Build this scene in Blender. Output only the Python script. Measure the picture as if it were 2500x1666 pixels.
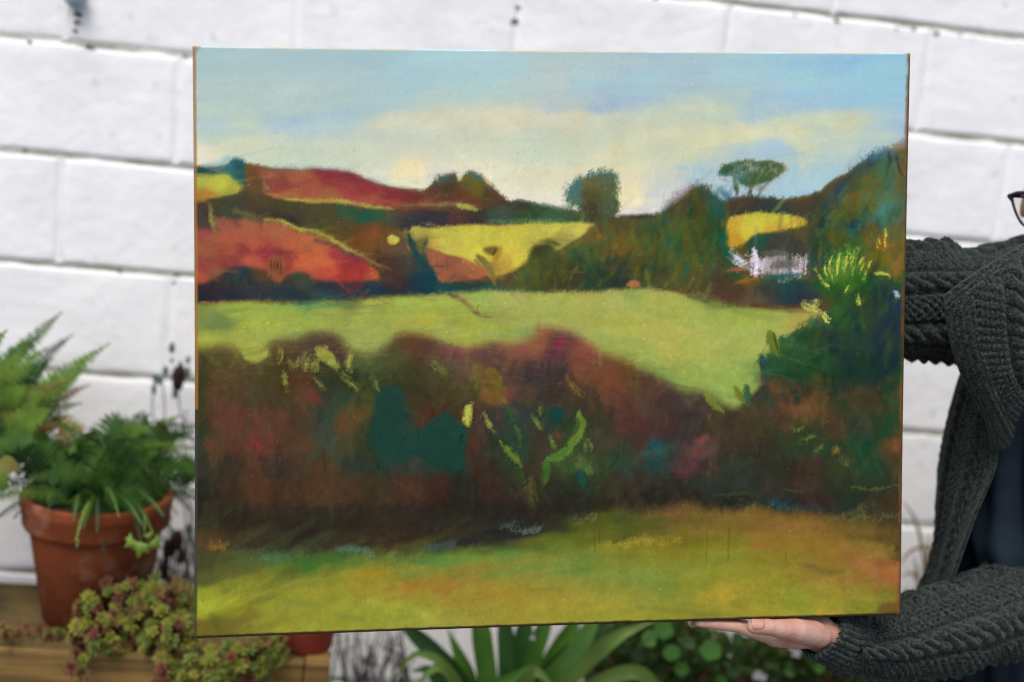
import bpy, bmesh, math, random
import numpy as np
from mathutils import Vector, Matrix
R_ = math.radians
random.seed(7); RNG = np.random.default_rng(11)
sc = bpy.context.scene
COL = sc.collection
for o in list(bpy.data.objects): bpy.data.objects.remove(o)

# ---------------------------------------------------------------- camera
F_PX = 2800.0                                    # focal length in photo pixels (photo 2500 wide)
CAM = np.array([-0.25869, -2.45009, 1.47823])
def rotm(rx, ry, rz):
    cx, sx, cy, sy, cz, sz = math.cos(rx), math.sin(rx), math.cos(ry), math.sin(ry), math.cos(rz), math.sin(rz)
    return (np.array([[cz, -sz, 0], [sz, cz, 0], [0, 0, 1]]) @ np.array([[1, 0, 0], [0, cx, -sx], [0, sx, cx]])
            @ np.array([[cy, 0, sy], [0, 1, 0], [-sy, 0, cy]]))
CM = rotm(-0.17544, -0.10065, -0.12824)          # columns: right, forward, up
cd = bpy.data.cameras.new('camera'); cam = bpy.data.objects.new('camera', cd); COL.objects.link(cam)
cam.matrix_world = Matrix([[CM[i, 0], CM[i, 2], -CM[i, 1], CAM[i]] for i in range(3)] + [[0, 0, 0, 1]])
cd.sensor_width = 36; cd.lens = F_PX / 2500 * 36; cd.clip_start = 0.05; cd.clip_end = 400
cd.dof.use_dof = True; cd.dof.focus_distance = 1.59; cd.dof.aperture_fstop = 1.5; cd.dof.aperture_blades = 0
sc.camera = cam

# ---------------------------------------------------------------- sky, sun, exposure
w = bpy.data.worlds.new('World'); sc.world = w; w.use_nodes = True
nt = w.node_tree; bg = nt.nodes['Background']
sky = nt.nodes.new('ShaderNodeTexSky'); sky.sky_type = 'NISHITA'; sky.sun_disc = False
SUN_EL, SUN_AZ = R_(63), R_(-28)                 # from above and behind the camera's left shoulder
sky.sun_elevation = SUN_EL; sky.sun_rotation = math.pi - SUN_AZ
sky.air_density = 1.0; sky.dust_density = 4.0; sky.ozone_density = 1.0
nt.links.new(sky.outputs[0], bg.inputs[0]); bg.inputs[1].default_value = 0.15
sl = bpy.data.lights.new('sun', 'SUN'); sl.energy = 1.5; sl.angle = R_(34); sl.color = (1.0, 0.96, 0.895)
sun = bpy.data.objects.new('sun', sl); COL.objects.link(sun)
sd = Vector((math.sin(SUN_AZ) * math.cos(SUN_EL), -math.cos(SUN_AZ) * math.cos(SUN_EL), math.sin(SUN_EL)))
sun.rotation_euler = sd.to_track_quat('Z', 'Y').to_euler(); sun.location = (0, -4, 6)
vs = sc.view_settings; vs.view_transform = 'Standard'; vs.look = 'None'; vs.gamma = 1; vs.exposure = 0.60
vs.use_curve_mapping = False
sc.cycles.max_bounces = 8; sc.cycles.filter_width = 1.1; sc.cycles.use_denoising = True

# ---------------------------------------------------------------- helpers
def ray(x, y): return CM @ np.array([(x - 1250) / F_PX, 1.0, (833 - y) / F_PX])
def at(x, y, Y):
    d = ray(x, y); return CAM + d * ((Y - CAM[1]) / d[1])
def project(P):
    q = (np.asarray(P) - CAM) @ CM
    return 1250 + F_PX * q[..., 0] / q[..., 1], 833 - F_PX * q[..., 2] / q[..., 1]
def lin(c):
    c = np.asarray(c, float) / 255.0
    return np.where(c <= 0.04045, c / 12.92, ((c + 0.055) / 1.055) ** 2.4)
def tag(o, label=None, cat=None, group=None, kind=None):
    if label: o['label'] = label
    if cat: o['category'] = cat
    if group: o['group'] = group
    if kind: o['kind'] = kind
    return o
def empty(name, loc, label=None, cat=None, group=None):
    o = bpy.data.objects.new(name, None); COL.objects.link(o); o.location = Vector(loc); o.empty_display_size = 0.05
    return tag(o, label, cat, group)
def mesh(name, V, Fc, mat=None, parent=None, smooth=True):
    me = bpy.data.meshes.new(name); me.from_pydata([tuple(v) for v in V], [], [tuple(f) for f in Fc]); me.update()
    if smooth: me.polygons.foreach_set('use_smooth', [True] * len(me.polygons))
    return link(name, me, mat, parent)
def link(name, me, mat=None, parent=None):
    o = bpy.data.objects.new(name, me); COL.objects.link(o)
    if mat and not me.materials: me.materials.append(mat)
    if parent: par(o, parent)
    return o
def wmat(o):
    m = Matrix.LocRotScale(o.location, o.rotation_euler, o.scale)
    return wmat(o.parent) @ o.matrix_parent_inverse @ m if o.parent else m
def par(o, parent):
    o.parent = parent; o.matrix_parent_inverse = wmat(parent).inverted()
def grid_mesh(name, P, mat=None, parent=None, wrap=False, smooth=True):
    """P: array n x m x 3"""
    n, m = P.shape[:2]
    me = bpy.data.meshes.new(name)
    i = np.arange(n - 1)[:, None]; mm = m if wrap else m - 1
    j = np.arange(mm)[None, :]; j2 = (j + 1) % m
    q = np.stack([i * m + j, i * m + j2, (i + 1) * m + j2, (i + 1) * m + j], -1).reshape(-1, 4)
    me.vertices.add(n * m); me.vertices.foreach_set('co', P.astype(np.float32).ravel())
    me.loops.add(q.size); me.loops.foreach_set('vertex_index', q.astype(np.int32).ravel())
    me.polygons.add(len(q)); me.polygons.foreach_set('loop_start', np.arange(0, q.size, 4, dtype=np.int32))
    me.update(calc_edges=True); me.validate()
    if smooth: me.polygons.foreach_set('use_smooth', np.ones(len(q), bool))
    return link(name, me, mat, parent)
def crom(P, n, closed=False):
    P = np.asarray(P, float); k = len(P)
    t = np.linspace(0, k if closed else k - 1, n, endpoint=not closed)
    i = np.floor(t).astype(int)
    if not closed: i = np.clip(i, 0, k - 2)
    u = (t - i)[:, None]
    g = (lambda a: P[a % k]) if closed else (lambda a: np.where(((a < 0))[:, None], 2 * P[0] - P[1], np.where((a > k - 1)[:, None], 2 * P[-1] - P[-2], P[np.clip(a, 0, k - 1)])))
    a, b, c, d = g(i - 1), g(i), g(i + 1), g(i + 2)
    return 0.5 * (2 * b + (c - a) * u + (2 * a - 5 * b + 4 * c - d) * u ** 2 + (3 * b - a - 3 * c + d) * u ** 3)
def normals(P, wrap=False):
    du = np.gradient(P, axis=0)
    if wrap:
        dv = (np.roll(P, -1, 1) - np.roll(P, 1, 1)) / 2
    else: dv = np.gradient(P, axis=1)
    n = np.cross(du, dv); return n / (np.linalg.norm(n, axis=-1, keepdims=True) + 1e-12)
def box_v(x0, x1, y0, y1, z0, z1, bev=0.004):
    bm = bmesh.new(); bmesh.ops.create_cube(bm, size=1)
    for v in bm.verts: v.co = Vector(((x0 + x1) / 2 + v.co.x * (x1 - x0), (y0 + y1) / 2 + v.co.y * (y1 - y0), (z0 + z1) / 2 + v.co.z * (z1 - z0)))
    if bev: bmesh.ops.bevel(bm, geom=bm.edges[:], offset=bev, segments=2, profile=0.6, affect='EDGES')
    return bm
def bm_obj(name, bm, mat, parent=None, smooth=False):
    me = bpy.data.meshes.new(name); bm.to_mesh(me); bm.free()
    if smooth: me.polygons.foreach_set('use_smooth', [True] * len(me.polygons))
    return link(name, me, mat, parent)
# noise on numpy arrays
def vnoise(shape, cells, rng=RNG):
    cy, cx = cells
    g = rng.random((cy + 2, cx + 2))
    y = np.linspace(0, cy, shape[0]); x = np.linspace(0, cx, shape[1])
    iy = np.minimum(y.astype(int), cy); ix = np.minimum(x.astype(int), cx)
    fy = (y - iy)[:, None]; fx = (x - ix)[None, :]
    fy = fy * fy * (3 - 2 * fy); fx = fx * fx * (3 - 2 * fx)
    A = g[iy][:, ix]; B = g[iy][:, ix + 1]; C = g[iy + 1][:, ix]; D = g[iy + 1][:, ix + 1]
    return (A * (1 - fx) + B * fx) * (1 - fy) + (C * (1 - fx) + D * fx) * fy
def fbm(shape, cells, octs=4, gain=0.5):
    t = np.zeros(shape); a = 1.0; s = 0
    for k in range(octs):
        t += a * vnoise(shape, (max(1, int(cells[0] * 2 ** k)), max(1, int(cells[1] * 2 ** k)))); s += a; a *= gain
    return t / s

# ---------------------------------------------------------------- materials
def mat(name, base, rough=0.7, spec=0.3, var=0.0, scale=20, bump=0.0, bscale=60, col2=None, detail=4, sss=0, objvar=0.0, dist=0.01):
    m = bpy.data.materials.new(name); m.use_nodes = True; t = m.node_tree; b = t.nodes['Principled BSDF']
    b.inputs['Base Color'].default_value = (*base, 1); b.inputs['Roughness'].default_value = rough
    b.inputs['Specular IOR Level'].default_value = spec
    out = None
    tc = t.nodes.new('ShaderNodeTexCoord')
    if var or col2:
        n = t.nodes.new('ShaderNodeTexNoise'); n.inputs['Scale'].default_value = scale; n.inputs['Detail'].default_value = detail
        t.links.new(tc.outputs['Object'], n.inputs['Vector'])
        r = t.nodes.new('ShaderNodeValToRGB'); c2 = col2 if col2 else tuple(x * (1 - var) for x in base)
        r.color_ramp.elements[0].position = 0.35; r.color_ramp.elements[1].position = 0.68
        r.color_ramp.elements[0].color = (*c2, 1); r.color_ramp.elements[1].color = (*base, 1)
        t.links.new(n.outputs['Fac'], r.inputs['Fac']); out = r.outputs['Color']
    if objvar:
        oi = t.nodes.new('ShaderNodeObjectInfo'); hs = t.nodes.new('ShaderNodeHueSaturation')
        mr = t.nodes.new('ShaderNodeMapRange'); mr.inputs[3].default_value = 1 - objvar; mr.inputs[4].default_value = 1 + objvar
        t.links.new(oi.outputs['Random'], mr.inputs[0]); t.links.new(mr.outputs[0], hs.inputs['Value'])
        if out: t.links.new(out, hs.inputs['Color'])
        else: hs.inputs['Color'].default_value = (*base, 1)
        out = hs.outputs['Color']
    if out: t.links.new(out, b.inputs['Base Color'])
    if bump:
        n2 = t.nodes.new('ShaderNodeTexNoise'); n2.inputs['Scale'].default_value = bscale; n2.inputs['Detail'].default_value = 5
        t.links.new(tc.outputs['Object'], n2.inputs['Vector'])
        bp = t.nodes.new('ShaderNodeBump'); bp.inputs['Strength'].default_value = bump; bp.inputs['Distance'].default_value = dist
        t.links.new(n2.outputs['Fac'], bp.inputs['Height']); t.links.new(bp.outputs[0], b.inputs['Normal'])
    if sss:
        b.inputs['Subsurface Weight'].default_value = sss; b.inputs['Subsurface Radius'].default_value = (0.012, 0.004, 0.002)
        b.inputs['Subsurface Scale'].default_value = 0.4
    return m
def leafmat(name, base, var=0.35, scale=30, rough=0.5, trans=0.25, col2=None, objvar=0.15):
    m = mat(name, base, rough, 0.3, var, scale, objvar=objvar, col2=col2); t = m.node_tree; b = t.nodes['Principled BSDF']
    if trans:
        tr = t.nodes.new('ShaderNodeBsdfTranslucent'); mx = t.nodes.new('ShaderNodeMixShader'); mx.inputs[0].default_value = trans
        src = b.inputs['Base Color'].links[0].from_socket
        t.links.new(src, tr.inputs['Color']); t.links.new(b.outputs[0], mx.inputs[1]); t.links.new(tr.outputs[0], mx.inputs[2])
        t.links.new(mx.outputs[0], t.nodes['Material Output'].inputs['Surface'])
    return m
# ================================================================ ground
gm = mat('ground_soil', (0.10, 0.075, 0.055), 0.95, 0.1, 0.5, 6, 0.6, 40, dist=0.03)
g = mesh('ground', [(-150, -150, 0), (150, -150, 0), (150, 150, 0), (-150, 150, 0)], [(0, 1, 2, 3)], gm); g['kind'] = 'structure'
pm = mat('paving_concrete', (0.16, 0.15, 0.14), 0.9, 0.2, 0.3, 3, 0.3, 60)
pv = mesh('pavement', [(-6, -8, .004), (6, -8, .004), (6, -0.62, .004), (-6, -0.62, .004)], [(0, 1, 2, 3)], pm); pv['kind'] = 'structure'

# ================================================================ white block wall
def wall_paint():
    m = bpy.data.materials.new('white_masonry_paint'); m.use_nodes = True; t = m.node_tree; b = t.nodes['Principled BSDF']
    b.inputs['Roughness'].default_value = 0.75; b.inputs['Specular IOR Level'].default_value = 0.25
    tc = t.nodes.new('ShaderNodeTexCoord')
    def noise(s, d, src='Object'):
        n = t.nodes.new('ShaderNodeTexNoise'); n.inputs['Scale'].default_value = s; n.inputs['Detail'].default_value = d
        add = t.nodes.new('ShaderNodeVectorMath'); oi = t.nodes.new('ShaderNodeObjectInfo')
        mul = t.nodes.new('ShaderNodeVectorMath'); mul.operation = 'SCALE'; mul.inputs['Scale'].default_value = 3.7
        t.links.new(oi.outputs['Location'], mul.inputs[0]); t.links.new(tc.outputs[src], add.inputs[0]); t.links.new(mul.outputs[0], add.inputs[1])
        t.links.new(add.outputs[0], n.inputs['Vector']); return n
    n1 = noise(7, 5); r = t.nodes.new('ShaderNodeValToRGB')
    e = r.color_ramp.elements; e[0].position = 0.30; e[0].color = (0.735, 0.75, 0.755, 1); e[1].position = 0.6; e[1].color = (0.81, 0.812, 0.812, 1)
    t.links.new(n1.outputs['Fac'], r.inputs['Fac'])
    n3 = noise(26, 3); r3 = t.nodes.new('ShaderNodeValToRGB'); e = r3.color_ramp.elements
    e[0].position = 0.64; e[0].color = (1, 1, 1, 1); e[1].position = 0.76; e[1].color = (0.72, 0.76, 0.74, 1)
    t.links.new(n3.outputs['Fac'], r3.inputs['Fac'])
    mx = t.nodes.new('ShaderNodeMix'); mx.data_type = 'RGBA'; mx.blend_type = 'MULTIPLY'; mx.inputs[0].default_value = 1
    t.links.new(r.outputs[0], mx.inputs[6]); t.links.new(r3.outputs[0], mx.inputs[7]); t.links.new(mx.outputs[2], b.inputs['Base Color'])
    n2 = noise(38, 6); bp = t.nodes.new('ShaderNodeBump'); bp.inputs['Strength'].default_value = 0.22; bp.inputs['Distance'].default_value = 0.009
    t.links.new(n2.outputs['Fac'], bp.inputs['Height']); t.links.new(bp.outputs[0], b.inputs['Normal'])
    return m
WP = wall_paint()
JM = mat('dirty_painted_mortar', (0.66, 0.67, 0.62), 0.9, 0.1, scale=9, col2=(0.30, 0.31, 0.23), bump=0.6, bscale=80, objvar=0.1)
HM = mat('painted_mortar', (0.76, 0.775, 0.79), 0.85, 0.15, scale=5, col2=(0.66, 0.69, 0.69), bump=0.5, bscale=60)
CO, BL = 0.225, 0.45
J0 = 1.8
wall = empty('block_wall', (0, 0.1, 0), 'white painted concrete block garden wall behind the painting and plants', 'wall')
NI0, NI1, NK0, NK1 = -4, 8, -2, 8                 # extent in blocks and courses (k counts down from J0)
xw0, xw1 = NI0 * BL - 0.9, NI1 * BL - 0.9
zt = J0 - NK0 * CO
bk = bm_obj('mortar_core', box_v(xw0, xw1, 0.0036, 0.20, 0, zt, 0), HM, wall)
def block_mesh(seed):
    r = np.random.default_rng(seed)
    nx, nz = 22, 11
    W, H = 0.4420, 0.2145
    xs = np.concatenate([[0, .003, .008], np.linspace(.02, W - .02, nx), [W - .008, W - .003, W]]) - W / 2
    zs = np.concatenate([[0, .003, .008], np.linspace(.02, H - .02, nz), [H - .008, H - .003, H]]) - H / 2
    X, Z = np.meshgrid(xs, zs, indexing='xy')
    ed = np.minimum.reduce([X + W / 2, W / 2 - X, Z + H / 2, H / 2 - Z])
    e = np.clip(ed / 0.0075, 0, 1); Y = 0.0026 * (1 - np.sqrt(1 - (1 - e) ** 2))
    Y += (fbm(X.shape, (5, 9), 3) - 0.5) * 0.0018 * (0.4 + e)
    X = X + (vnoise(X.shape, (6, 3), r) - .5) * 0.004 * (1 - e); Z = Z + (vnoise(X.shape, (3, 12), r) - .5) * 0.005 * (1 - e)
    P = np.stack([X, Y, Z], -1)
    V = [tuple(v) for v in P.reshape(-1, 3)]; n, m = X.shape
    Fc = [(i * m + j, i * m + j + 1, (i + 1) * m + j + 1, (i + 1) * m + j) for i in range(n - 1) for j in range(m - 1)]
    # sides back to 4 cm
    ring = [j for j in range(m)] + [i * m + m - 1 for i in range(1, n)] + [(n - 1) * m + j for j in range(m - 2, -1, -1)] + [i * m for i in range(n - 2, 0, -1)]
    b0 = len(V); V += [(V[a][0], 0.04, V[a][2]) for a in ring]; k = len(ring)
    Fc += [(ring[(a + 1) % k], ring[a], b0 + a, b0 + (a + 1) % k) for a in range(k)]
    me = bpy.data.meshes.new('block'); me.from_pydata(V, [], Fc); me.update(); me.materials.append(WP)
    me.polygons.foreach_set('use_smooth', [True] * len(me.polygons)); return me
BM = [block_mesh(s) for s in range(8)]
rr = random.Random(3)
HJ = bpy.data.meshes.new('head_joint'); _b = box_v(-.0062, .0062, 0, .02, -.1085, .1085, 0); _b.to_mesh(HJ); _b.free(); HJ.materials.append(WP)
for k in range(NK0, NK1):
    zc = J0 - (k + 0.5) * CO
    jb = box_v(xw0, xw1, 0.0032, 0.03, J0 - k * CO - 0.0056, J0 - k * CO + 0.0065, 0)
    if k > NK0: bm_obj('bed_joint', jb, JM, wall)
    else: jb.free()
    off = 0 if (k % 2 == 0) else 0.5
    for i in range(NI0, NI1):
        xh = (i + off) * BL - 0.9
        if xw0 + .02 < xh < xw1 - .02:
            o = bpy.data.objects.new('head_joint', HJ); COL.objects.link(o); o.location = (xh, rr.uniform(.0004, .0016), zc); par(o, wall)
    for i in range(NI0, NI1):
        xc = (i + 0.5 + off) * BL - 0.9
        if xc + BL / 2 > xw1 + 0.01: continue
        o = bpy.data.objects.new('block', rr.choice(BM)); COL.objects.link(o)
        o.location = (xc + rr.uniform(-.001, .001), rr.uniform(-.0015, .0015), zc + rr.uniform(-.0007, .0007))
        if rr.random() < .5: o.rotation_euler = (0, math.pi, 0)
        o.rotation_euler.y += R_(rr.uniform(-.15, .15)); par(o, wall)
MOSS = mat('moss', (0.20, 0.21, 0.14), 1, .05, .5, 90, .8, 200)
mr_ = random.Random(17)
for x, y, r_ in [(1263, 18, .009), (1258, 52, .012), (1250, 58, .007), (1600, 0, .010), (2043, 52, .010), (2286, 82, .011), (2230, 72, .008), (216, 114, .010), (228, 118, .007), (72, 103, .007), (452, 138, .007), (290, 660, .008), (430, 672, .009), (424, 690, .007), (188, 55, .010), (183, 75, .008), (192, 36, .012), (2345, 85, .005), (2190, 70, .006), (1940, 38, .007), (60, 367, .006)]:
    c = at(x, y, -.0005); bm = bmesh.new(); bmesh.ops.create_icosphere(bm, subdivisions=2, radius=1)
    for v in bm.verts: f = mr_.uniform(.5, 1.2) * .62; v.co = Vector((c[0] + v.co.x * r_ * 1.3 * f, c[1] + v.co.y * r_ * .3 * f, c[2] + v.co.z * r_ * .7 * f))
    bm_obj('moss', bm, MOSS, wall)
# mouldy plug and hook at the top-left head joint
hk = empty('wall_hook', at(184, 20, -0.02), 'small blue grey hook on the wall above the top left joint', 'hook')
def lathe(prof, n=24, cx=0, cy=0, cz=0, axis='z'):
    V, Fc = [], []
    for r, z in prof:
        for a in range(n):
            c, s = math.cos(2 * math.pi * a / n), math.sin(2 * math.pi * a / n)
            V.append((cx + r * c, cy + r * s, cz + z) if axis == 'z' else (cx + r * c, cy + z, cz + r * s))
    for i in range(len(prof) - 1):
        for a in range(n): Fc.append((i * n + a, i * n + (a + 1) % n, (i + 1) * n + (a + 1) % n, (i + 1) * n + a))
    return V, Fc
hm = mat('blue_grey_plastic', (0.36, 0.46, 0.50), 0.5, 0.4, 0.2, 40)
c = at(186, -6, -0.012)
V, Fc = lathe([(0, -.024), (.014, -.022), (.021, -.012), (.022, .0), (.018, .006), (0, .008)], 20, c[0], c[1], c[2], 'y')
mesh('plate', V, Fc, hm, hk)
c = at(186, 14, -0.02)
V, Fc = lathe([(0.0, -.014), (.006, -.010), (.008, 0), (.009, .012), (0, .013)], 14, c[0], c[1], c[2])
mesh('peg', V, Fc, hm, hk)
# ================================================================ the painting (colours laid on in photo coordinates, then carried to the canvas vertices)
PS, PX0, PY0 = 0.5, 455, 95
PW, PH = int((2240 - PX0) * PS), int((1580 - PY0) * PS)
GX, GY = np.meshgrid(PX0 + (np.arange(PW) + .5) / PS, PY0 + (np.arange(PH) + .5) / PS)
WX = (fbm((PH, PW), (26, 32), 4) - .5); WY = (fbm((PH, PW), (26, 32), 4) - .5)        # edge wander
WX2 = (fbm((PH, PW), (9, 11), 3) - .5); WY2 = (fbm((PH, PW), (9, 11), 3) - .5)         # slow wander for colour patches
yy, xx = np.mgrid[0:PH, 0:PW]
GR = 0.55 * RNG.random((PH, PW)) + 0.45 * fbm((PH, PW), (150, 180), 2)                  # canvas tooth
for _ in range(1): GR = GR * .5 + .25 * (np.roll(GR, 1, 0) + np.roll(GR, -1, 0))   # threads drag the paint a little up and down
GR = (GR - GR.mean()) / GR.std()
CV = np.zeros((PH, PW, 3)); HT = np.zeros((PH, PW))                                     # colour (sRGB 0..255) and paint thickness
def blur(a, r):
    r = int(round(r * PS * 0.6))
    if r < 1: return a
    for _ in range(2):
        for ax in (0, 1):
            p = np.pad(a, [(r + 1, r) if k == ax else (0, 0) for k in range(2)], 'edge'); cs = p.cumsum(ax)
            a = (np.take(cs, range(2 * r + 1, cs.shape[ax]), ax) - np.take(cs, range(0, cs.shape[ax] - 2 * r - 1), ax)) / (2 * r + 1)
    return a
def bbox(P, pad):
    P = np.asarray(P)
    x0 = max(0, int((P[:, 0].min() - pad - PX0) * PS)); x1 = min(PW, int((P[:, 0].max() + pad - PX0) * PS) + 2)
    y0 = max(0, int((P[:, 1].min() - pad - PY0) * PS)); y1 = min(PH, int((P[:, 1].max() + pad - PY0) * PS) + 2)
    return slice(y0, y1), slice(x0, x1)
def field(S, sl, p=3.0, eps=15, warp=40):
    warp *= 0.7
    st = 3
    X = (GX + warp * WX2 + .6 * warp * WX)[sl][::st, ::st]; Y = (GY + warp * WY2 + .6 * warp * WY)[sl][::st, ::st]
    num = np.zeros(X.shape + (3,)); den = np.zeros(X.shape)
    for x, y, c in S:
        d = ((X - x) * 0.8) ** 2 + (Y - y) ** 2
        wt = 1 / (d + eps * eps) ** p
        num += wt[..., None] * np.array(c, float); den += wt
    r = num / den[..., None]
    h, w_ = GX[sl].shape
    iy = np.minimum(np.arange(h) / st, r.shape[0] - 1); ix = np.minimum(np.arange(w_) / st, r.shape[1] - 1)
    y0 = iy.astype(int); x0 = ix.astype(int); y1 = np.minimum(y0 + 1, r.shape[0] - 1); x1 = np.minimum(x0 + 1, r.shape[1] - 1)
    fy = (iy - y0)[:, None, None]; fx = (ix - x0)[None, :, None]
    return (r[y0][:, x0] * (1 - fx) + r[y0][:, x1] * fx) * (1 - fy) + (r[y1][:, x0] * (1 - fx) + r[y1][:, x1] * fx) * fy
def comp(sl, col, a, h=0.0):
    CV[sl] = CV[sl] * (1 - a[..., None]) + np.asarray(col, float) * a[..., None]
    if h: HT[sl] = HT[sl] * (1 - a) + h * a
def toothed(m, g):
    if g <= 0: return m
    return np.clip((m - 0.5 + 0.17 * g * G_ * (1 - 0.55 * np.clip(m * 2 - 1, 0, 1))) / 0.8 + 0.5, 0, 1) * np.clip(m * 30, 0, 1)
def region(P, S, soft=7, wob=14, grain=0.5, alpha=1.0, smooth=True, warp=40, h=0.0):
    global G_
    soft *= 1.55; P = np.asarray(P, float); sl = bbox(P, soft * 2 + wob + 4)
    Q = crom(P, max(len(P) * 6, 24), True) if smooth else P
    X = (GX + wob * WX)[sl]; Y = (GY + wob * WY)[sl]
    m = np.zeros(X.shape, bool)
    for (xa, ya), (xb, yb) in zip(Q, np.roll(Q, -1, 0)):
        if ya == yb: continue
        c = (Y > min(ya, yb)) & (Y <= max(ya, yb))
        m ^= c & (X < (xb - xa) * (Y - ya) / (yb - ya) + xa)
    m = blur(m.astype(float), soft); G_ = GR[sl]
    a = toothed(m, grain) * alpha
    col = field(S, sl, warp=warp) if isinstance(S, list) else np.array(S, float)
    comp(sl, col, a, h)
def stroke(P, wd, col, soft=3, grain=1.0, alpha=1.0, wob=6, taper=0.6, h=0.5, jit=16):
    soft *= 1.35; wob = wob * 2 + 4
    global G_
    P = np.asarray(P, float); Q = crom(P, max(8, len(P) * 8)) if len(P) > 2 else np.stack([np.linspace(P[0, k], P[1, k], 8) for k in (0, 1)], 1)
    sl = bbox(Q, wd + soft * 2 + wob)
    X = (GX + wob * WX)[sl]; Y = (GY + wob * WY)[sl]
    best = np.full(X.shape, 1e9)
    n = len(Q) - 1
    for k in range(n):
        a, b = Q[k], Q[k + 1]; ab = b - a; L = ab @ ab + 1e-9
        t = np.clip(((X - a[0]) * ab[0] + (Y - a[1]) * ab[1]) / L, 0, 1)
        d = np.hypot(X - a[0] - t * ab[0], Y - a[1] - t * ab[1])
        s = (k + t) / n; ww = wd / 2 * (1 - taper * np.abs(2 * s - 1) ** 2.5 - 0.25 * s)
        best = np.minimum(best, d - ww)
    m = np.clip(0.5 - best / (2 * soft), 0, 1); G_ = GR[sl]
    a = toothed(m, grain) * alpha
    c = np.array(col, float) + np.random.default_rng(int(P.sum())).normal(0, 1) * 0
    cf = c + (WX[sl] * 2 * jit)[..., None]
    comp(sl, cf, a, h)
def dabs(n, x0, x1, y0, y1, ln, wd, ang, spread, alpha, seed, jit=5, grain=.5, keep=None):
    """drag the wet paint about: short strokes that carry the colour found at their start"""
    global G_
    r = random.Random(seed)
    for k in range(n):
        x, y = r.uniform(x0, x1), r.uniform(y0, y1)
        if keep and not keep(x, y): continue
        a = math.radians((ang(x, y) if callable(ang) else ang) + r.gauss(0, spread)); Ln = ln * r.uniform(.6, 1.4); w2 = wd * r.uniform(.6, 1.3) / 2
        dx, dy = math.cos(a), math.sin(a)
        iy, ix = int((y - PY0) * PS), int((x - PX0) * PS)
        if not (2 <= iy < PH - 2 and 2 <= ix < PW - 2): continue
        c = CV[iy - 2:iy + 3, ix - 2:ix + 3].reshape(-1, 3).mean(0) + r.gauss(0, jit) * np.array([1, .95, .7])
        jy, jx = int((y + dy * Ln - PY0) * PS), int((x + dx * Ln - PX0) * PS)
        if not (0 <= jy < PH and 0 <= jx < PW) or abs(CV[jy, jx].mean() - c.mean()) > 42: continue
        ex_, ey_ = x + dx * Ln * .5, y + dy * Ln * .5
        R0 = Ln * .5 + wd
        sl = bbox([(ex_ - R0, ey_ - R0), (ex_ + R0, ey_ + R0)], 0)
        X = GX[sl] + 10 * WX[sl] - ex_; Y = GY[sl] + 10 * WY[sl] - ey_
        u = X * dx + Y * dy; v = -X * dy + Y * dx
        bend = r.uniform(-.12, .12); v = v + bend * u * u / Ln
        m = np.clip((Ln * .5 - np.abs(u)) / (wd * .8) + .3, 0, 1) * np.clip((w2 - np.abs(v)) / (w2 * .9) + .25, 0, 1)
        bris = .75 + .5 * np.sin(v * (1.1 + .6 * r.random()) + r.uniform(0, 6)) * .5
        a_ = np.clip(m * bris + .12 * grain * GR[sl] * (m > .05), 0, 1) * alpha
        CV[sl] = CV[sl] * (1 - a_[..., None]) + c * a_[..., None]
def scumble(P, wd, col, grain=1.0, alpha=.85, dens=1.0, fill=.5):
    """a dry mark: a bundle of thin hair lines"""
    P = np.asarray(P, float); r = random.Random(int(P.sum() * 7)); d = P[-1] - P[0]; Ln = np.linalg.norm(d) + 1e-6; n_ = np.array([-d[1], d[0]]) / Ln
    stroke(P, wd * .8, col, soft=5, grain=min(1.8, grain + .3), alpha=alpha * fill, taper=.7, h=.4)
    for k in range(int(max(4, wd * .55) * dens)):
        o = n_ * r.gauss(0, wd * .27); a, b = sorted((r.uniform(-.12, .55), r.uniform(.4, 1.12)))
        q = np.array([P[0] + (P[-1] - P[0]) * t_ for t_ in np.linspace(a, b, 3)]); q[1] += (P[len(P) // 2] - (P[0] + P[-1]) / 2) * .8 + n_ * r.gauss(0, 1.5)
        stroke(q + o, r.uniform(1.6, 3.8), tuple(np.array(col) * r.uniform(.85, 1.12)), soft=1.1, grain=grain, alpha=alpha * r.uniform(.45, 1), wob=0, taper=.8, h=.8)
def L(txt):
    out = []
    for t in txt.split(';'):
        t = t.strip()
        if not t: continue
        v = [float(q) for q in t.replace(':', ',').split(',')]
        out.append((v[0], v[1], (v[2], v[3], v[4])))
    return out
def PT(txt): return [tuple(float(q) for q in t.split(',')) for t in txt.split()]

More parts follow.
